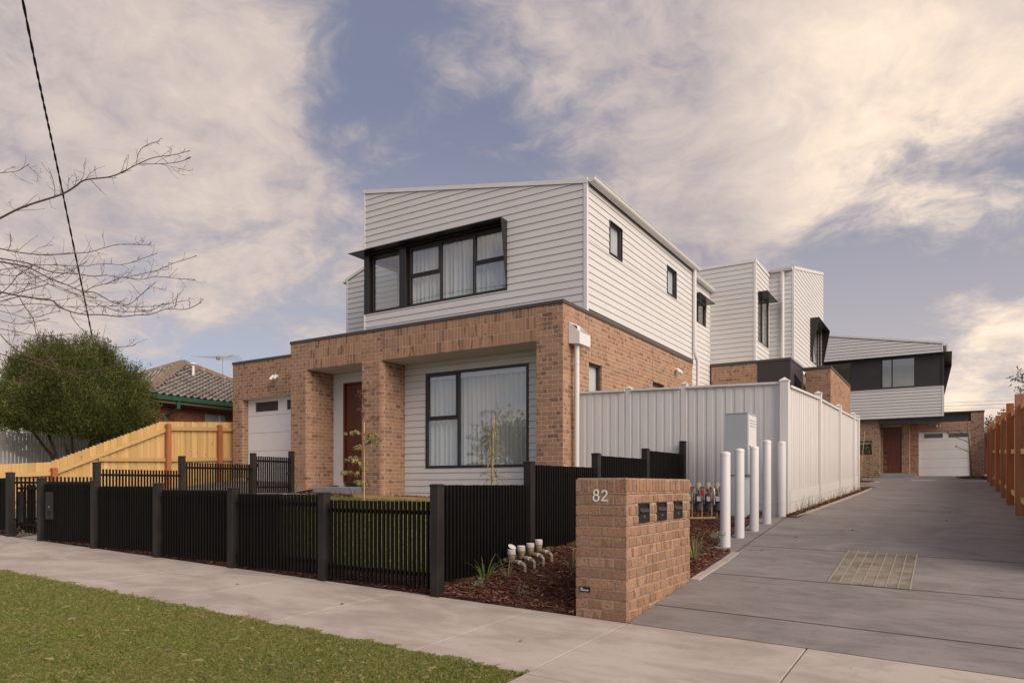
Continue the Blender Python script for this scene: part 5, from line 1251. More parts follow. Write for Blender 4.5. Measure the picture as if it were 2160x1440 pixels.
def tiles(p_eave0, p_eave1, apex, rows, parent, pitch=.30, ks=1.0, far=None):
    """courses of interlocking tiles on a triangular (hip) roof plane, each tile a curved, overlapping piece"""
    a, b, c = Vector(p_eave0), Vector(p_eave1), Vector(apex); out = []
    u = (b-a).normalized(); foot = a+u*(c-a).dot(u); v = (c-foot); H = v.length; v = v.normalized(); n = u.cross(v); n = n if n.z > 0 else -n; rh = H/rows
    for r in range(rows):
        s0 = r*rh; f0 = s0/H; f1 = min(1, (s0+rh*.5)/H); lo = a.lerp(c, f1); hi = b.lerp(c, f1); L0 = (lo-a).dot(u); L1 = (hi-a).dot(u)
        k0, k1 = int(math.floor(L0/pitch)), int(math.ceil(L1/pitch)); sh = .5 if r % 2 else 0
        for k in range(k0, k1):
            x0 = (k+sh*0)*pitch; x1 = x0+pitch*.985
            if x0 < L0-.05 or x1 > L1+.05: continue
            jl = random.uniform(-.008, .008); nx = 4; vs = []
            for j in range(nx+1):
                x = x0+(x1-x0)*j/nx; wv = .034*math.sin(2*PI*(j/nx)*1.0)+.016
                for sd, lift in ((s0-.045+jl, .062), (s0+.015+jl, .012), (s0+rh+.02, .012)):
                    q = a+u*x+v*sd+n*(lift+(wv if lift > .02 or sd > s0 else wv*.9)); vs.append(tuple(q))
            fs = []
            for j in range(nx): fs += [(j*3, j*3+3, j*3+5, j*3+2), (j*3+1, j*3+4, j*3+3, j*3)]
            out.append((vs, fs, tuple(a+u*((x0+x1)/2)+v*(s0+rh/2)), pitch, rh))
    return out
tl = tiles((ex+.03, ey-.02, ez+.05), (ex+.03, ey+5.75, ez+.05), (ax, ay, az), 17, NH, pitch=.215)
lay(tl, NH, 'tile', 300, 'roof_tile')
for o in list(NH.children):
    if o.name.startswith('brickwork'): o.name = 'brickwork'
tl = tiles((-22.0, ey-.02, ez+.05), (ex+.03, ey-.02, ez+.05), (ax, ay, az), 17, NH, pitch=.215)
lay(tl, NH, 'tile', 0, 'roof_tile')
mb = MB(); mb.add([(ex+.03, ey-.02, ez+.04), (ex+.03, ey+5.75, ez+.04), (ax, ay, az-.02), (-22, ey-.02, ez+.04), (-24, 12, ez), (ex, 17, ez)], [(0, 1, 2), (3, 0, 2), (4, 3, 2), (1, 5, 2), (5, 4, 2)]); mb.build('roof', 'bedding', NH)
def ridge(p, q, nn, m='ridge'):
    p, q = Vector(p), Vector(q); L = (q-p).length; t = (q-p).normalized(); sd = t.cross(Vector((0, 0, 1))).normalized(); up = sd.cross(t)
    for i in range(nn):
        a = p+t*(L*i/nn-.01); b = p+t*(L*(i+1)/nn+.02); mb = MB(); pr = [(-.13, -.045), (-.085, .035), (0, .065), (.085, .035), (.13, -.045)]; k = len(pr)
        for c_, w_ in ((a, 1.08), (b, .92)): mb.v += [tuple(c_+sd*x*w_+up*(y*w_+.045)) for x, y in pr]
        mb.f = [(j, j+1, k+j+1, k+j) for j in range(k-1)]+[tuple(range(k)), tuple(range(k, 2*k))[::-1]]
        mb.build('ridge_tile', m, NH)
    mb = MB(); mb.tube([p+up*.01, q+up*.01], .13, 6); mb.build('ridge_bedding', 'bedding', NH)
ridge((ex-.02, ey+.03, ez+.10), (ax, ay, az+.05), 12); ridge((ex-.02, ey+5.7, ez+.10), (ax, ay, az+.05), 12, 'tile'); ridge((-22.0, ey, ez+.1), (ax, ay, az+.05), 12, 'tile')
mb = MB(); mb.tube([(-18.2, 8.27, 4.45), (-18.2, 8.27, 4.96)], .042, 12); mb.lathe(-18.2, 8.27, [(.1, 4.955), (.11, 4.965), (.10, 4.995), (.03, 5.01)], 14); smooth_angle(mb.build('flue', 'white_metal', NH))
AE = thing('tv_aerial', 'thin television aerial on the neighbouring roof', 'aerial', (-19, 9.92, 5))
mb = MB(); mb.tube([(-19, 9.92, 4.4), (-19, 9.92, 5.50)], .018, 8); mb.build('mast', 'silvermetal', AE)
mb = MB(); mb.tube([(-19, 9.7, 5.42), (-19, 10.3, 5.66)], .018, 6); mb.build('boom', 'silvermetal', AE)
for i in range(7):
    y = 9.72+i*.09; z = 5.43+i*.036; L = .95-.11*i; mb = MB(); mb.tube([(-19-L*.62, y-L*.62, z+.06-.02*i), (-19+L*.62, y+L*.62, z-.06+.01*i)], .0045, 5); mb.build('element', 'silvermetal', AE)
mb = MB(); mb.cbox(-19.05, -18.95, 9.68, 9.80, 5.40, 5.52, .01); mb.build('balun', 'silvermetal', AE)

# ------------------------------------------------------------------ service cable
PC = thing('power_cable', 'black twisted service cable slanting down across the left sky', 'cable', (-8.98, -.54, 8.03))
p0, p1, p2 = Vector((-8.98, -.54, 8.03)), Vector((-12.84, 1.77, 7.29-.02)), Vector((-17.45, 4.79, 5.07))
a0 = p0-(p1-p0)*1.6+Vector((0, 0, .6)); ctl = [a0, p0, p1, p2]; pts = []
def cat(p, q, r, s, t): return .5*((2*q)+(-p+r)*t+(2*p-5*q+4*r-s)*t*t+(-p+3*q-3*r+s)*t**3)
ext = [a0-(p0-a0)]+ctl+[p2+(p2-p1)]
for i in range(1, 4):
    for k in range(40): pts.append(cat(ext[i-1], ext[i], ext[i+1], ext[i+2], k/40))
pts.append(p2)
for ph in (0, PI):
    mb = MB(); mb.tube([p+Vector((math.cos(i*1.1+ph), math.sin(i*1.1+ph), math.sin(i*1.1+ph)*.5))*.009 for i, p in enumerate(pts)], .0115, 6); mb.build('strand', 'cable', PC, smooth=True)
FW = thing('power_line', 'three faint wires low in the far right sky', 'wires', (3, 60, 7))
for dz in (0, .28, .55): mb = MB(); mb.tube([(-6, 60, 7.3+dz), (3, 60, 7.05+dz), (12, 60, 6.9+dz)], .009, 4); mb.build('wire', 'cable', FW)

# ------------------------------------------------------------------ bare street tree reaching in from the left
BT = thing('bare_tree', 'leafless street tree whose thin branches reach in from the left', 'tree', (-10.2, -2.6, .25))
LIMBS = [
    (0.011, [(-7.64, -1.36, 4.39), (-7.37, -1.22, 4.52), (-6.97, -0.99, 4.66), (-6.79, -0.91, 4.75), (-6.7, -0.88, 4.8), (-6.6, -0.84, 4.82), (-6.37, -0.72, 4.84), (-6.21, -0.65, 4.89), (-6.06, -0.58, 4.96), (-5.86, -0.48, 5.04), (-5.63, -0.37, 5.06), (-5.44, -0.28, 5.1)]),
    (0.0025, [(-6.23, -0.48, 5.04), (-6.22, -0.46, 5.17), (-6.17, -0.43, 5.26), (-6.06, -0.35, 5.33), (-6.02, -0.31, 5.31)]),
    (0.003, [(-6.21, -0.47, 5.05), (-5.9, -0.32, 5.04), (-5.72, -0.24, 5.05), (-5.57, -0.19, 5.08)]),
    (0.007, [(-8.1, -1.18, 4.15), (-7.88, -1.03, 4.1), (-7.62, -0.85, 4.08), (-7.35, -0.67, 4.1), (-7.18, -0.55, 4.12), (-7.03, -0.44, 4.18), (-6.86, -0.32, 4.23), (-6.58, -0.13, 4.23), (-6.54, -0.1, 4.27)]),
    (0.0075, [(-8.33, -1.08, 4.09), (-8.03, -0.88, 4.03), (-7.84, -0.75, 3.94), (-7.72, -0.67, 3.91), (-7.52, -0.53, 3.9), (-7.34, -0.41, 3.87), (-7.21, -0.31, 3.89), (-7.06, -0.21, 3.86), (-6.89, -0.09, 3.9), (-6.66, 0.07, 3.97), (-6.5, 0.18, 4.06), (-6.24, 0.35, 4.16)]),
    (0.009, [(-7.87, -1.27, 3.92), (-7.61, -1.14, 3.86), (-7.46, -1.09, 3.81), (-7.33, -1.05, 3.74), (-7.17, -0.99, 3.66), (-6.98, -0.91, 3.58), (-6.78, -0.82, 3.49), (-6.62, -0.77, 3.47), (-6.43, -0.69, 3.36), (-6.29, -0.64, 3.31), (-6.15, -0.59, 3.31), (-5.99, -0.53, 3.43), (-5.83, -0.47, 3.55)]),
    (0.0095, [(-7.41, -1.45, 3.43), (-7.2, -1.36, 3.38), (-7.0, -1.28, 3.34), (-6.77, -1.18, 3.3), (-6.66, -1.15, 3.22), (-6.5, -1.09, 3.15), (-6.33, -1.03, 3.11), (-6.13, -0.94, 3.1), (-5.92, -0.85, 3.07), (-5.71, -0.76, 3.08), (-5.55, -0.7, 3.08), (-5.36, -0.63, 3.13), (-5.13, -0.53, 3.12), (-4.95, -0.46, 3.19)]),
    (0.005, [(-7.11, -1.38, 3.35), (-7.09, -1.33, 3.24), (-7.05, -1.26, 3.11), (-7.06, -1.22, 2.94), (-7.07, -1.18, 2.84), (-7.04, -1.12, 2.72), (-6.96, -1.02, 2.53), (-6.88, -0.93, 2.48), (-6.79, -0.83, 2.42)]),
    (0.005, [(-6.84, -1.69, 2.6), (-6.68, -1.62, 2.55), (-6.47, -1.53, 2.5), (-6.23, -1.41, 2.41), (-6.05, -1.33, 2.38), (-5.81, -1.22, 2.38), (-5.58, -1.11, 2.43), (-5.45, -1.07, 2.49)]),
    (0.005, [(-7.07, -1.59, 2.86), (-6.93, -1.55, 2.73), (-6.75, -1.48, 2.62), (-6.57, -1.41, 2.55), (-6.32, -1.31, 2.54), (-6.04, -1.18, 2.56), (-5.79, -1.06, 2.56)]),
    (0.0045, [(-8.08, -0.81, 4.03), (-7.98, -0.66, 4.06), (-7.67, -0.39, 4.06), (-7.58, -0.25, 4.11), (-7.51, -0.12, 4.14), (-7.39, 0.04, 4.16), (-7.08, 0.31, 4.33)]),
    (0.004, [(-6.71, -1.01, 3.21), (-6.68, -1.0, 3.13), (-6.59, -0.95, 3.0), (-6.47, -0.88, 2.88), (-6.34, -0.8, 2.79), (-6.22, -0.73, 2.77), (-6.06, -0.64, 2.78), (-6.01, -0.61, 2.8)]),
    (0.0045, [(-8.58, -1.0, 3.22), (-8.42, -0.82, 3.18), (-8.27, -0.65, 3.15), (-8.12, -0.48, 3.17), (-8.04, -0.34, 3.21)]),
    (0.0045, [(-7.36, -0.95, 3.64), (-7.21, -0.86, 3.59), (-6.98, -0.72, 3.46), (-6.83, -0.63, 3.39), (-6.57, -0.48, 3.29), (-6.25, -0.28, 3.31), (-6.11, -0.19, 3.4)]),
    (0.004, [(-6.98, -0.71, 3.54), (-6.9, -0.64, 3.61), (-6.74, -0.52, 3.67), (-6.63, -0.43, 3.74), (-6.44, -0.29, 3.72), (-6.31, -0.19, 3.76), (-6.07, -0.02, 3.74), (-5.9, 0.1, 3.73)]),
    (0.0045, [(-8.7, -0.96, 3.83), (-8.44, -0.87, 3.82), (-8.18, -0.77, 3.81), (-7.93, -0.69, 3.85), (-7.65, -0.58, 3.93), (-7.37, -0.48, 4.05)]),
    (0.005, [(-8.24, -1.14, 3.46), (-8.09, -1.03, 3.45), (-7.87, -0.87, 3.48), (-7.59, -0.68, 3.45), (-7.33, -0.5, 3.45), (-7.03, -0.29, 3.46), (-6.66, -0.04, 3.46), (-6.26, 0.23, 3.55)]),
    (0.004, [(-8.81, -0.91, 3.51), (-8.74, -0.78, 3.48), (-8.62, -0.62, 3.44), (-8.49, -0.45, 3.51), (-8.41, -0.31, 3.58)]),
    (0.004, [(-6.74, -1.74, 2.29), (-6.61, -1.66, 2.26), (-6.51, -1.58, 2.24), (-6.38, -1.5, 2.29)]),
    (0.003, [(-7.24, -1.58, 4.78), (-7.24, -1.52, 4.79), (-7.18, -1.43, 4.82), (-7.17, -1.36, 4.86), (-7.11, -1.27, 4.96)]),
    (0.0045, [(-8.58, -1.0, 3.94), (-8.41, -0.87, 3.93), (-8.29, -0.76, 3.98), (-8.14, -0.64, 3.87), (-7.99, -0.52, 3.77), (-7.79, -0.37, 3.7), (-7.62, -0.23, 3.66)]),
    (0.0045, [(-8.12, -1.19, 3.54), (-7.87, -1.16, 3.65), (-7.65, -1.15, 3.76), (-7.39, -1.12, 3.81)]),
    (0.004, [(-8.12, -1.19, 3.24), (-7.99, -1.03, 3.2), (-7.9, -0.9, 3.23), (-7.77, -0.74, 3.3)]),
]
def smooth_pts(P, k=5):
    P = [Vector(p) for p in P]; E = [P[0]*2-P[1]]+P+[P[-1]*2-P[-2]]; out = []
    for i in range(1, len(E)-2):
        for j in range(k): out.append(cat(E[i-1], E[i], E[i+1], E[i+2], j/k))
    return out+[P[-1]]
def twig(mb, p, d, L, r, lev):
    n = 5; pts = [Vector(p)]; d = Vector(d).normalized(); bend = Vector((random.uniform(-1, 1), random.uniform(-1, 1), random.uniform(-.2, 1.1)))*.22
    for i in range(n): d = (d+bend*.5+Vector((random.gauss(0, .10), random.gauss(0, .10), random.gauss(0, .10)))).normalized(); pts.append(pts[-1]+d*(L/n))
    mb.tube(pts, [r*(1-.5*i/n) for i in range(n+1)], 4 if lev else 5)
    e = pts[-1]; mb.tube([e, e+d*.012], [r*1.3, r*.4], 4)
    if lev < 2:
        for i in range(1, n+1):
            if random.random() < (.62 if lev == 0 else .35):
                q = Vector((random.gauss(0, 1), random.gauss(0, 1), random.gauss(.25, .8))); dd = (d*.8+q*.55).normalized()
                twig(mb, pts[i], dd, L*random.uniform(.3, .65), r*.72, lev+1)
forks = [Vector((-10.0, -2.45, 2.4)), Vector((-9.8, -2.3, 3.0)), Vector((-9.65, -2.14, 3.7))]
mb = MB(); mb.tube(smooth_pts([(-10.17, -2.46, .1), (-10.15, -2.48, .9), (-10.05, -2.45, 2.0), (-9.85, -2.3, 3.0), (-9.65, -2.14, 3.9)]), [.16-.11*i/20 for i in range(21)], 12); smooth_angle(mb.build('trunk', 'bark', BT), 60)
for r, P in LIMBS:
    s = Vector(P[0]); short = (Vector(P[-1])-s).length < 1.0
    f = min(forks, key=lambda q: abs(q.z-(s.z-.3)))
    pts = smooth_pts(P); 
    if r > .0034 and s.x < -7.0 and not short: pts = smooth_pts([f, f.lerp(s, .5)+Vector((0, 0, -.06))])[:-1]+pts
    n = len(pts); rr = [max(.0038, r*1.2*(1.0-.8*i/n)) for i in range(n)]
    mb = MB(); mb.tube(pts, rr, 6)
    acc = 0
    for i in range(2, n-1):
        acc += (pts[i]-pts[i-1]).length
        if acc > random.uniform(.05, .115):
            acc = 0; t_ = (pts[i+1]-pts[i-1]).normalized(); q = Vector((random.gauss(0, 1), random.gauss(0, 1), random.gauss(.35, .9)))
            twig(mb, pts[i], t_*.7+q*.6, random.uniform(.08, .34)*(1.2-.7*i/n), max(.0027, min(.0034, rr[i]*.5)), random.choice((0, 1, 1, 2)))
    mb.build('branch', 'bark', BT)
mb = MB(); q = Vector((-6.43, -.62, 3.5))

# ------------------------------------------------------------------ foliage builders
def leaf_cloud(name, parent, m, centres, dirs, size, per, spread, rise=.6, aspect=.35, kind='stuff'):
    """many small leaves set along short sprays; centres and dirs are arrays (n, 3)"""
    N = len(centres); C0 = np.repeat(centres, per, 0); D0 = np.repeat(dirs, per, 0); u = np.tile(np.linspace(0, 1, per), N)[:, None]
    pos = C0+D0*u*spread+rng.normal(0, spread*.07, (N*per, 3))
    side = rng.normal(0, 1, (N*per, 3)); ax_ = D0*rise+side*.55; ax_ /= np.linalg.norm(ax_, axis=1)[:, None]
    w = np.cross(ax_, rng.normal(0, 1, (N*per, 3))); w /= np.linalg.norm(w, axis=1)[:, None]
    L = size*rng.uniform(.6, 1.3, (N*per, 1)); wd = L*aspect
    V = np.stack([pos, pos+ax_*L*.5+w*wd*.5, pos+ax_*L, pos+ax_*L*.5-w*wd*.5], 1).reshape(-1, 3)
    F = np.arange(N*per*4).reshape(-1, 4)
    if parent is not None: V = V-np.array(ORIG[parent.name])
    return npmesh(name, V, F, m, kind, parent)

# big rounded shrub
BS = thing('garden_shrub', 'large rounded dark green shrub rising behind the white pickets', 'shrub', (-16.9, 4.1, .8))
scx, scy, scz = -16.95, 4.1, 2.95
def lobed(n, seed):
    r_ = np.random.default_rng(seed); d = r_.normal(0, 1, (n, 3)); d /= np.linalg.norm(d, axis=1)[:, None]; return d
clump = lobed(165, 5); clump[:, 2] = np.abs(clump[:, 2]+.45)-.45; clump /= np.linalg.norm(clump, axis=1)[:, None]
rad = rng.uniform(.78, 1.0, 165); cc = []; dd = []
for k_, (cd, cr) in enumerate(zip(clump, rad)):
    n_ = 85; q = rng.normal(0, 1, (n_, 3)); q /= np.linalg.norm(q, axis=1)[:, None]; rr_ = rng.uniform(.1, 1, (n_, 1))**.5
    base_ = np.array([scx, scy, scz])+cd*np.array([1.52, 1.52, 1.50])*cr
    cc.append(base_+q*rr_*np.array([.36, .36, .44])); g_ = cd*.55+np.array([0, 0, .85])+q*.25; dd.append(g_/np.linalg.norm(g_, axis=1)[:, None])
inn = lobed(4200, 6); cc.append(np.array([scx, scy, scz])+inn*1.35*rng.uniform(.3, 1, (4200, 1))**.4); dd.append(inn*.4+np.array([0, 0, .6]))
cen = np.concatenate(cc); dirs = np.concatenate(dd)
low_ = 2.30-.22*np.clip((cen[:, 0]-scx)*.85+(cen[:, 1]-scy)*.5, -1, 2)
keep = cen[:, 2] > low_; cen = cen[keep]; dirs = dirs[keep]+rng.normal(0, .16, dirs[keep].shape); dirs /= np.linalg.norm(dirs, axis=1)[:, None]
leaf_cloud('foliage', BS, 'shrub', cen, dirs, .060, 18, .36, 1.3, .30)
mb = MB()
for i in range(9):
    a = i*.7; e = Vector((scx+math.cos(a)*1.0, scy+math.sin(a)*1.0, 2.6+.5*math.sin(i*2.1)))
    mb.tube(smooth_pts([(scx+.15*math.cos(a), scy+.15*math.sin(a), .8), (scx+.4*math.cos(a), scy+.4*math.sin(a), 1.6), e]), .035, 6)
mb.build('stem', 'bark', BS)
SB = thing('garden_shrub', 'small yellow green bush at the far left edge above the pickets', 'shrub', (-20.4, 4.4, 1.5))
d = lobed(420, 9); cen = np.stack([-20.6+d[:, 0]*.9, 4.6+d[:, 1]*.9, 2.75+d[:, 2]*.75], 1)*1.0; leaf_cloud('foliage', SB, 'strap', cen, d*.6+np.array([0, 0, .5]), .10, 9, .25, .8, .6)
mb = MB(); mb.tube([(-20.6, 4.6, .8), (-20.6, 4.6, 2.6)], .04, 6); mb.build('stem', 'bark', SB)
# far trees beyond the right fence
def far_tree(lb, x, y, z0, h, rx, n, seed, gap=.5, m='farleaf', leaf=.16, cat_='tree'):
    t_ = thing('tree', lb, cat_, (x, y, z0), None); r_ = np.random.default_rng(seed); rs_ = random.Random(seed)
    mb = MB(); tips = []
    mb.tube([(x, y, z0), (x+.1, y, z0+h*.35), (x, y+.1, z0+h*.75)], [.14, .11, .05], 8)
    for i in range(22):
        a = rs_.uniform(0, 2*PI); k = rs_.uniform(.35, .8); st = Vector((x, y, z0+h*k*.8)); L = rx*rs_.uniform(.5, 1.05)*(1.1-.5*k)
        e = st+Vector((math.cos(a)*L, math.sin(a)*L, h*rs_.uniform(.08, .30))); mid = st.lerp(e, .5)+Vector((0, 0, .12*L)); mb.tube([st, mid, e], [.045, .03, .012], 5); tips += [e, mid, st.lerp(e, .75)]
    mb.build('trunk', 'bark', t_)
    T = np.array([tuple(q) for q in tips]); idx = r_.integers(0, len(T), n); cen = T[idx]+r_.normal(0, rx*.16, (n, 3)); dr = r_.normal(0, 1, (n, 3)); dr /= np.linalg.norm(dr, axis=1)[:, None]
    leaf_cloud('crown', t_, m, cen, dr, leaf, 7, leaf*2.2, .6, .55)
far_tree('thin autumn tree rising behind the brown-posted fence at the right edge', 5.55, 32.5, 1.2, 5.3, 1.2, 900, 4, leaf=.085)
far_tree('low dark tree far beyond the rear garage pier', 5.4, 46, 1.2, 4.3, 2.0, 1300, 5, leaf=.12)
far_tree('dark bushy tree low between the fence posts and rear garage', 7.4, 50, 1.2, 4.9, 2.0, 1300, 6, leaf=.12)
NR = thing('house', 'dark roofed house low beyond the far white fence', 'house', (5.5, 40, 1.4))
mb = MB(); mb.box(3.95, 9, 40, 46, 1.2, 3.75); mb.build('wall', 'redbrick', NR)
mb = MB(); mb.prism([(3.6, 39.6, 3.75), (9.4, 39.6, 3.75), (9.4, 43, 5.0), (4.6, 43, 4.6)], (0, 0, .12)); mb.box(3.6, 9.4, 39.5, 39.6, 3.6, 3.8); mb.build('roof', 'flash', NR)
far_tree('round leafy tree across the street, seen mirrored in the large front window', -20.5, -17.5, .2, 5.4, 2.7, 900, 8, leaf=.2)

# ------------------------------------------------------------------ grass
def blades(name, px, py, fz, hmin, hmax, wid, m, lean=.5):
    n = len(px); z = np.array([fz(a, b) for a, b in zip(px, py)]); h = rng.uniform(hmin, hmax, n); a = rng.uniform(0, 2*PI, n); w = wid*rng.uniform(.6, 1.3, n); b = rng.uniform(0, 2*PI, n); ln = np.abs(rng.normal(0, lean, n))*h
    cx_, sy_ = np.cos(a)*w/2, np.sin(a)*w/2; lx, ly = np.cos(b)*ln, np.sin(b)*ln
    V = np.stack([np.stack([px-cx_, py-sy_, z-.004], 1), np.stack([px+cx_, py+sy_, z-.004], 1), np.stack([px+lx*.4+cx_*.7, py+ly*.4+sy_*.7, z+h*.6], 1), np.stack([px+lx, py+ly, z+h*np.clip(1-ln/h*.25, .4, 1)], 1)], 1).reshape(-1, 3)
    F = np.array([[0, 1, 2], [0, 2, 3]])[None]+4*np.arange(n)[:, None, None]
    return npmesh(name, V, F.reshape(-1, 3), m, 'stuff')
def scatter(n, x0, x1, y0, y1, dens):
    px = rng.uniform(x0, x1, n); py = rng.uniform(y0, y1, n); k = rng.uniform(0, 1, n) < dens(px, py); return px[k], py[k]
def camd(px, py): return np.hypot(px-CX, py-CY)
tuft = lambda x, y: .5+.5*np.sin(x*3.1+np.sin(y*2.3)*1.7)*np.sin(y*3.7+np.sin(x*1.9)*1.4)
vz = lambda x, y: .02*y-.0275*x-.012
edge = lambda px: -1.625+.026*np.sin(px*9)+.020*np.sin(px*23+1)+.014*np.sin(px*51)
def vd(px, py):
    dd_ = camd(px, py); a = (px-CX)*math.cos(TH)+(py-CY)*math.sin(TH); c = -(px-CX)*math.sin(TH)+(py-CY)*math.cos(TH)
    vis = (c > 2.6) & (np.abs(a) < c*.80) & (py < edge(px)) & (px < .0+.02*np.sin(py*30)); return np.where(vis, np.clip((4.6/dd_)**1.7, 0, 1), 0)*(.75+.25*tuft(px, py))
gx_, gy_ = scatter(1500000, -9.5, .04, -5.6, -1.55, vd)
gx2, gy2 = scatter(150000, -24, -6, -7.0, -1.58, lambda px, py: np.where(py < edge(px), np.clip((6.5/camd(px, py))**1.5, 0, 1), 0))
blades('grass', np.concatenate([gx_, gx2]), np.concatenate([gy_, gy2]), vz, .012, .034, .0036, 'grass', .8)
gx_, gy_ = scatter(9000, -9.5, .04, -5.6, -1.55, lambda px, py: np.where((py < edge(px)+.03) & (px < .03), np.clip((4.6/camd(px, py))**1.7, 0, 1)*.6, 0))
blades('grass', gx_, gy_, vz, .03, .052, .0032, 'dry', 1.2)
gx_, gy_ = scatter(26000, -9.6, -2.05, .66, 5.3, lambda px, py: .6+.4*tuft(px, py))
blades('grass', gx_, gy_, lambda x, y: Gy(x, y)+.004, .03, .065, .006, 'grass', .5)
gx_, gy_ = scatter(1500, -1.98, -1.78, 2.5, 6.2, lambda px, py: np.ones(len(px)))
blades('grass', gx_, gy_, lambda x, y: Gy(x, y)+.01, .02, .05, .005, 'grass', .5)

# ------------------------------------------------------------------ bark mulch
def chips(name, px, py, fz, L0, L1, m='chip'):
    n = len(px); z = np.array([fz(a, b) for a, b in zip(px, py)])+rng.uniform(0, .022, n); L = rng.uniform(L0, L1, n)/2; W_ = L*rng.uniform(.13, .30, n); T = W_*.35
    a = rng.uniform(0, 2*PI, n); p = rng.normal(0, .28, n); q = rng.normal(0, .35, n)
    ux = np.stack([np.cos(a)*np.cos(p), np.sin(a)*np.cos(p), np.sin(p)], 1); vx = np.stack([-np.sin(a)*np.cos(q), np.cos(a)*np.cos(q), np.sin(q)], 1); nx_ = np.cross(ux, vx)
    c = np.stack([px, py, z], 1); V = []
    for sz in (-1, 1):
        for su, sv in ((-1, -.6), (.8, -1), (1, .7), (-.9, 1)): V.append(c+ux*(L*su)[:, None]+vx*(W_*sv)[:, None]+nx_*(T*sz)[:, None])
    V = np.stack(V, 1).reshape(-1, 3); f = np.array([[0, 3, 2, 1], [4, 5, 6, 7], [0, 1, 5, 4], [1, 2, 6, 5], [2, 3, 7, 6], [3, 0, 4, 7]])
    return npmesh(name, V, (f[None]+8*np.arange(n)[:, None, None]).reshape(-1, 4), m, 'stuff')
def inb(px, py): return np.where((px > -1.97) & (px < np.where(py < 1.66, -.46, np.where(py < 3.25, -.02, -.30))), 1.0, 0)
cx_, cy_ = scatter(30000, -2.0, 0, -.004, 6.6, lambda x, y: inb(x, y)*np.clip((6.2/camd(x, y))**1.5, 0, 1)); chips('mulch', cx_, cy_, lambda x, y: Gm(x, y)+.018, .022, .075)
cx_, cy_ = scatter(9500, -9.6, -1.95, .0, .60, lambda x, y: np.where(y < .25, 1, .35)); chips('mulch', cx_, cy_, lambda x, y: Gy(x, y)+.012, .02, .07)
cx_, cy_ = scatter(3200, .0, .17, 6.5, 19.5, lambda x, y: np.where(x < .10+.012*y, 1, 0)); chips('mulch', cx_, cy_, lambda x, y: G(x, y)+.012, .03, .08)
cx_, cy_ = scatter(2600, -10.3, -4.0, 5.36, 6.8, lambda x, y: np.ones(len(x))); chips('mulch', cx_, cy_, lambda x, y: Gy(x, 5.35)+.014, .04, .09)
cx_, cy_ = scatter(1500, -14.7, -10.4, .02, .9, lambda x, y: np.where((x > -10.62) & (x < -9.7), 0, 1)); chips('mulch', cx_, cy_, lambda x, y: Gy(x, y)+.012, .03, .08)
cx_, cy_ = scatter(1600, 2.5, 4.2, 28.3, 33.2, lambda x, y: np.where(((x-3.4)/.9)**2+((y-30.8)/2.5)**2 < 1, 1, 0)); chips('mulch', cx_, cy_, lambda x, y: G(x, y)+.02, .05, .12)
cx_, cy_ = scatter(1400, -2.2, -.15, 24.1, 27, lambda x, y: np.where(x < -.15-.5*np.abs(y-25), 1, 0)); chips('mulch', cx_, cy_, lambda x, y: G(x, y)+.02, .05, .12)
# a few dead leaves lying about
dl_ = [(-3.2, -2.6), (-2.1, -2.9), (-1.3, -2.5), (-4.4, -2.3), (-.6, -3.0), (-1.9, -3.3), (-2.9, -3.1), (-.9, -2.1), (-3.8, -3.0), (.5, 4.6), (1.1, 5.4), (.3, 3.5), (.9, 6.5), (.35, 7.4), (2.2, 7.0), (-.4, -1.0), (-2.4, -.8), (-4.0, -.7)]
for x, y in dl_:
    mb = MB(); z = (G(x, y) if y > 0 else vz(x, y)+(.03 if y < -1.64 else .013)); a = random.uniform(0, 6); s_ = random.uniform(.018, .035); ca, sa = math.cos(a)*s_, math.sin(a)*s_
    mb.add([(x-ca, y-sa, z+.004), (x+sa*.5, y-ca*.5, z+.012), (x+ca, y+sa, z+.003), (x-sa*.5, y+ca*.5, z+.014)], [(0, 1, 2), (0, 2, 3)])
    where = 'the driveway' if y > 0 else ('the lawn' if y < -1.64 else 'the footpath')
    setp(mb.build('dead_leaf', 'dry' if random.random() < .5 else 'bark'), 'small curled brown leaf lying on '+where, 'leaf', 'fallen leaves on '+where)

# ------------------------------------------------------------------ strappy plants and groundcovers
def strappy(lb, x, y, z, n, L, m='strap', droop=1.0, seed=0, w=.010, grp='strappy plants in the mulch'):
    t_ = thing('strappy_plant', lb, 'plant', (x, y, z), grp); rs_ = random.Random(seed)
    for i in range(n):
        a = rs_.uniform(0, 2*PI); out = rs_.uniform(.15, .95)*droop; l_ = L*rs_.uniform(.55, 1.1); k = 6; mb = MB(); tw = Vector((-math.sin(a), math.cos(a), 0)); p = Vector((x+.02*math.cos(a), y+.02*math.sin(a), z-.01)); el = PI/2-out*.55
        for j in range(k+1):
            ww = w*(1-(j/k)**2*.9)*.5; mb.v += [tuple(p-tw*ww), tuple(p+tw*ww+Vector((0, 0, .002)))]
            el -= out*.30*(j/k+.3); p = p+Vector((math.cos(a)*math.cos(el), math.sin(a)*math.cos(el), math.sin(el)))*(l_/k)
            p.z = max(p.z, z+.005)
        mb.f = [(2*j, 2*j+1, 2*j+3, 2*j+2) for j in range(k)]
        mb.build('leaf', m if rs_.random() < .8 else 'dry', t_)
    return t_
strappy('spiky yellow green strappy plant in front of the water meters', -1.80, .60, .118, 26, .36, seed=1)
strappy('dry straw-coloured tuft behind the spiky plant near the meters', -1.66, .82, .14, 20, .30, 'dry', 1.3, 2)
strappy('half dry drooping tuft between the water meters and letterbox pier', -1.22, 1.42, .19, 26, .30, 'dry', 1.2, 3)
strappy('bright green strappy plant right of the letterbox pier', -.24, 2.55, .25, 24, .42, seed=4)
strappy('small grassy tuft by the foot of the left brick pier', -10.75, 5.9, .98, 16, .34, seed=5)
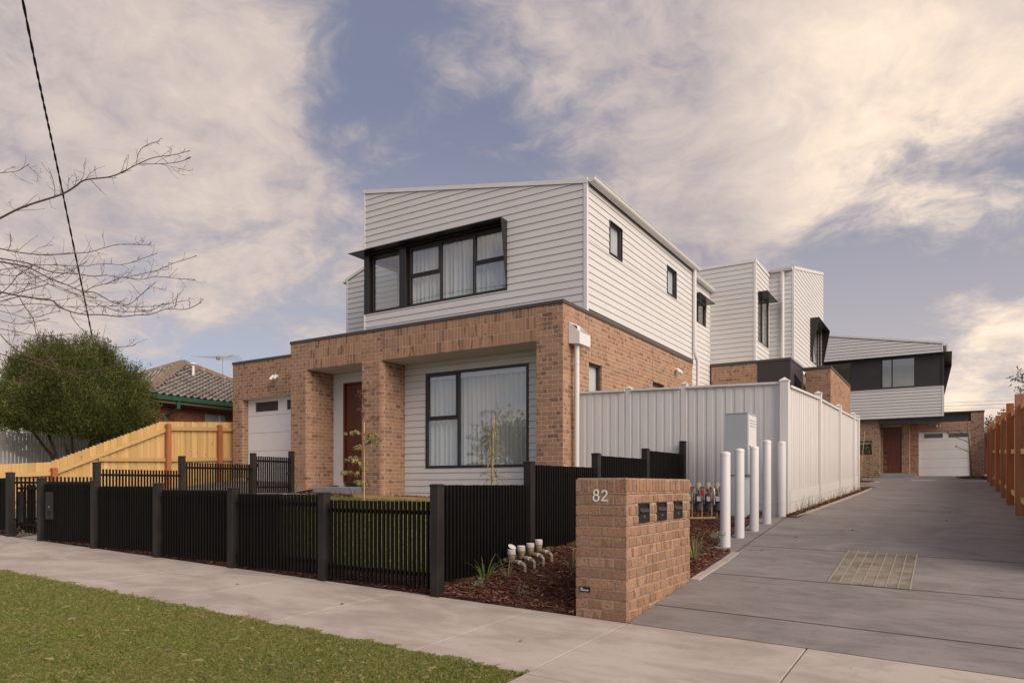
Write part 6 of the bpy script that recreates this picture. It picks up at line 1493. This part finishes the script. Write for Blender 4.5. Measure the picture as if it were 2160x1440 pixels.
strappy('small wispy tuft before the porch step', -8.6, 5.6, .88, 9, .36, seed=6, w=.008)
strappy('small wispy tuft under the big front window', -6.35, 5.8, .86, 9, .36, seed=7, w=.008)
strappy('green tuft inside the left front gate', -10.6, .5, .33, 16, .3, seed=8)
ORD = ['first', 'second', 'third', 'fourth', 'fifth', 'sixth', 'seventh', 'eighth', 'ninth', 'tenth', 'eleventh', 'last']
for i, y in enumerate((7.3, 8.1, 8.7, 9.6, 10.4, 11.3, 12.3, 13.3, 14.4, 15.6, 16.6, 17.8)):
    strappy(ORD[i]+' grass tuft from the bollards in the narrow bed along the white fence', .10, y, G(.1, y)+.01, 12, .26 if i % 3 else .36, 'strap' if i % 2 else 'wattle', 1.1, 20+i, .009, 'grass tufts along the white fence')
strappy('grass tuft in the round bed by the rear garage pier', 3.2, 29.6, G(3, 29.6)+.02, 14, .5, seed=41, w=.02); strappy('upright grass tuft at the right side of the round rear bed', 3.75, 30.5, G(3.7, 30.5)+.02, 14, .7, seed=42, w=.02)
strappy('grass tuft at the left rear bed beside the white fence end', -.7, 25.2, G(-.7, 25.2)+.02, 14, .6, 'wattle', seed=43, w=.02); strappy('low tuft beside the rear porch step', .75, 34.3, 1.5, 12, .4, 'wattle', seed=44, w=.02)
def rosette(lb, x, y, z, n, r, seed):
    t_ = thing('groundcover_plant', lb, 'plant', (x, y, z)); rs_ = np.random.default_rng(seed); d_ = rs_.normal(0, 1, (n, 3)); d_[:, 2] = np.abs(d_[:, 2])*.5+.2; d_ /= np.linalg.norm(d_, axis=1)[:, None]
    leaf_cloud('foliage', t_, 'silver', np.array([[x, y, z]])+d_*rs_.uniform(.2, 1, (n, 1))*r, d_, .028, 5, .04, .7, .4)
rosette('small silvery groundcover by the front corner fence post', -2.0+.25, .42, .10, 40, .06, 1)
rosette('tiny silvery seedling in the middle of the mulch', -1.30, .52, .08, 22, .045, 2); rosette('tiny pale seedling nearest the footpath in the mulch', -1.16, .34, .06, 20, .04, 3)
rosette('silvery tuft on a drooping stalk beside the drooping dry tuft', -1.14, 1.55, .33, 40, .06, 4); rosette('silvery plant left of the letterbox pier near the edging', -.75, 2.6, .27, 36, .06, 5); rosette('silvery seed head beside the bright green strappy plant', -.10, 3.05, .50, 26, .05, 6)
rosette('pale green succulent at the foot of the left front gate post', -10.35, .07, .30, 40, .07, 7)
# ------------------------------------------------------------------ saplings and stakes
def stake(lb, x, y, z, h, r=.010, lean=(0, 0), m='stake'):
    t_ = thing('garden_stake', lb, 'stake', (x, y, z)); mb = MB(); mb.tube([(x, y, z-.05), (x+lean[0]*.5, y+lean[1]*.5, z+h*.5), (x+lean[0], y+lean[1], z+h)], r, 8); smooth_angle(mb.build('pole', m, t_))
def leaf_on(parent, p, d_, L, W_, m, fold=.15):
    d_ = Vector(d_).normalized(); s_ = d_.cross(Vector((random.gauss(0, 1), random.gauss(0, 1), random.gauss(0, 1)))).normalized(); n = d_.cross(s_); p = Vector(p); mb = MB()
    P = [p, p+d_*L*.28+s_*W_*.5-n*W_*fold, p+d_*L*.62+s_*W_*.42-n*W_*fold, p+d_*L, p+d_*L*.62-s_*W_*.42-n*W_*fold, p+d_*L*.28-s_*W_*.5-n*W_*fold, p+d_*L*.28, p+d_*L*.62]
    mb.add(P, [(0, 1, 6), (1, 2, 7, 6), (2, 3, 7), (0, 6, 5), (6, 7, 4, 5), (7, 3, 4)]); mb.build('leaf', m, parent)
sx_, sy_, sz_ = -7.45, 4.75, .88
stake('thin bamboo stake beside the round-leaved sapling', -7.42, 4.72, .86, 1.48)
SP = thing('sapling', 'young sapling with round yellow green leaves and red tips before the porch', 'sapling', (sx_, sy_, sz_))
rs_ = random.Random(12); tips = []; mb = MB(); trunk = smooth_pts([(sx_, sy_, sz_-.02), (sx_-.03, sy_+.02, 1.5), (sx_-.06, sy_, 2.1), (sx_-.02, sy_, 2.75), (sx_, sy_, 2.95)]); mb.tube(trunk, [.011-.008*i/len(trunk) for i in range(len(trunk))], 6)
for i in range(17):
    p = trunk[min(len(trunk)-1, 2+i)]; a = rs_.choice((0, PI))+rs_.gauss(-.4, .7); L = rs_.uniform(.28, .62)*(1.1-.04*i); e = p+Vector((math.cos(a)*L, math.sin(a)*L, L*rs_.uniform(.0, .5))); m_ = p.lerp(e, .5)+Vector((0, 0, .06)); q = smooth_pts([p, m_, e]); mb.tube(q, .0035, 4); tips.append((q, i))
mb.build('stem', 'stem', SP)
for q, i in tips:
    red = i > 8
    for j in range(3, len(q)):
        for r_ in range(2 if red else 1):
            d_ = Vector((rs_.gauss(0, .6), rs_.gauss(0, .6), -.6 if not red else rs_.uniform(-.2, .9)))
            if red: leaf_on(SP, q[j], d_, rs_.uniform(.04, .07), .022, 'redleaf')
            else:
                for _ in range(2): leaf_on(SP, q[j]+Vector((rs_.gauss(0, .04), rs_.gauss(0, .04), 0)), d_+Vector((rs_.gauss(0, .5), rs_.gauss(0, .5), 0)), rs_.uniform(.08, .125), rs_.uniform(.06, .09), 'eucleaf')
wx_, wy_, wz_ = -4.48, 4.75, .78
stake('thin bamboo stake behind the narrow-leaved sapling', -4.50, 4.80, .78, 1.52, .009, (.05, 0))
SP = thing('sapling', 'slender sapling with long narrow drooping leaves before the big window', 'sapling', (wx_, wy_, wz_))
mb = MB(); trunk = smooth_pts([(wx_, wy_, wz_-.02), (wx_+.01, wy_, 1.3), (wx_, wy_, 1.8), (wx_+.03, wy_, 2.15)]); mb.tube(trunk, [.012-.008*i/len(trunk) for i in range(len(trunk))], 6); mb.build('stem', 'stem', SP)
for i in range(120):
    k = rs_.random()**.8; p = trunk[min(len(trunk)-1, int(2+k*(len(trunk)-3)))]+Vector((0, 0, rs_.uniform(-.1, .1))); a = rs_.uniform(0, 2*PI); L = rs_.uniform(.20, .46)*(1.15-.55*k); el = rs_.uniform(-.1, .9); mb = MB(); n = 5; tw = Vector((-math.sin(a), math.cos(a), .4)); q = p.copy()
    for j in range(n+1):
        ww = .015*(1-abs(2*j/n-1)**2*.9)*.5; mb.v += [tuple(q-tw*ww), tuple(q+tw*ww)]; q = q+Vector((math.cos(a)*math.cos(el), math.sin(a)*math.cos(el), math.sin(el)))*(L/n); el -= .38
    mb.f = [(2*j, 2*j+1, 2*j+3, 2*j+2) for j in range(n)]; mb.build('leaf', 'wattle', SP)
stake('leaning bamboo stake at the end of the white fence', -.72, 25.2, 1.18, 2.05, .013, (.18, 0))
SP = thing('sapling', 'wispy green sapling by the small window of the rear townhouse', 'sapling', (-.55, 26, 1.2))
d_ = lobed(130, 21); cen = np.stack([-.45+d_[:, 0]*.5, 26+d_[:, 1]*.5, 2.1+d_[:, 2]*.75], 1); leaf_cloud('foliage', SP, 'wattle', cen, d_*.4+np.array([0, 0, -.4]), .22, 3, .15, .9, .07)
mb = MB(); mb.tube([(-.5, 26, 1.2), (-.45, 26, 2.5)], .012, 5); mb.build('stem', 'stem', SP)
SP = thing('sapling', 'bare young tree in the round bed before the rear garage', 'sapling', (3.05, 30, 1.4))
mb = MB(); mb.tube([(3.05, 30, 1.4), (3.0, 30, 2.6), (2.9, 30, 3.9)], [.05, .035, .012], 7); mb.build('trunk', 'stem', SP)
for i, (a, zz, L) in enumerate(((PI, 2.9, .8), (PI*.95, 3.2, .9), (.3, 3.0, .6), (.1, 2.7, .5), (PI*1.02, 2.5, .5), (.4, 3.4, .5))): mb = MB(); mb.tube([(3.0, 30, zz), (3.0+math.cos(a)*L*.6, 30, zz+L*.3), (3.0+math.cos(a)*L, 30, zz+L*.62)], [.02, .014, .008], 5); mb.build('branch', 'stem', SP)
for x, zz in ((2.2, 3.4), (2.1, 3.75), (3.45, 3.5), (2.5, 2.8)): leaf_on(SP, (x, 30, zz), (.2, 0, -1), .12, .08, 'eucleaf')
# gate-side path details: plates on the porch pier
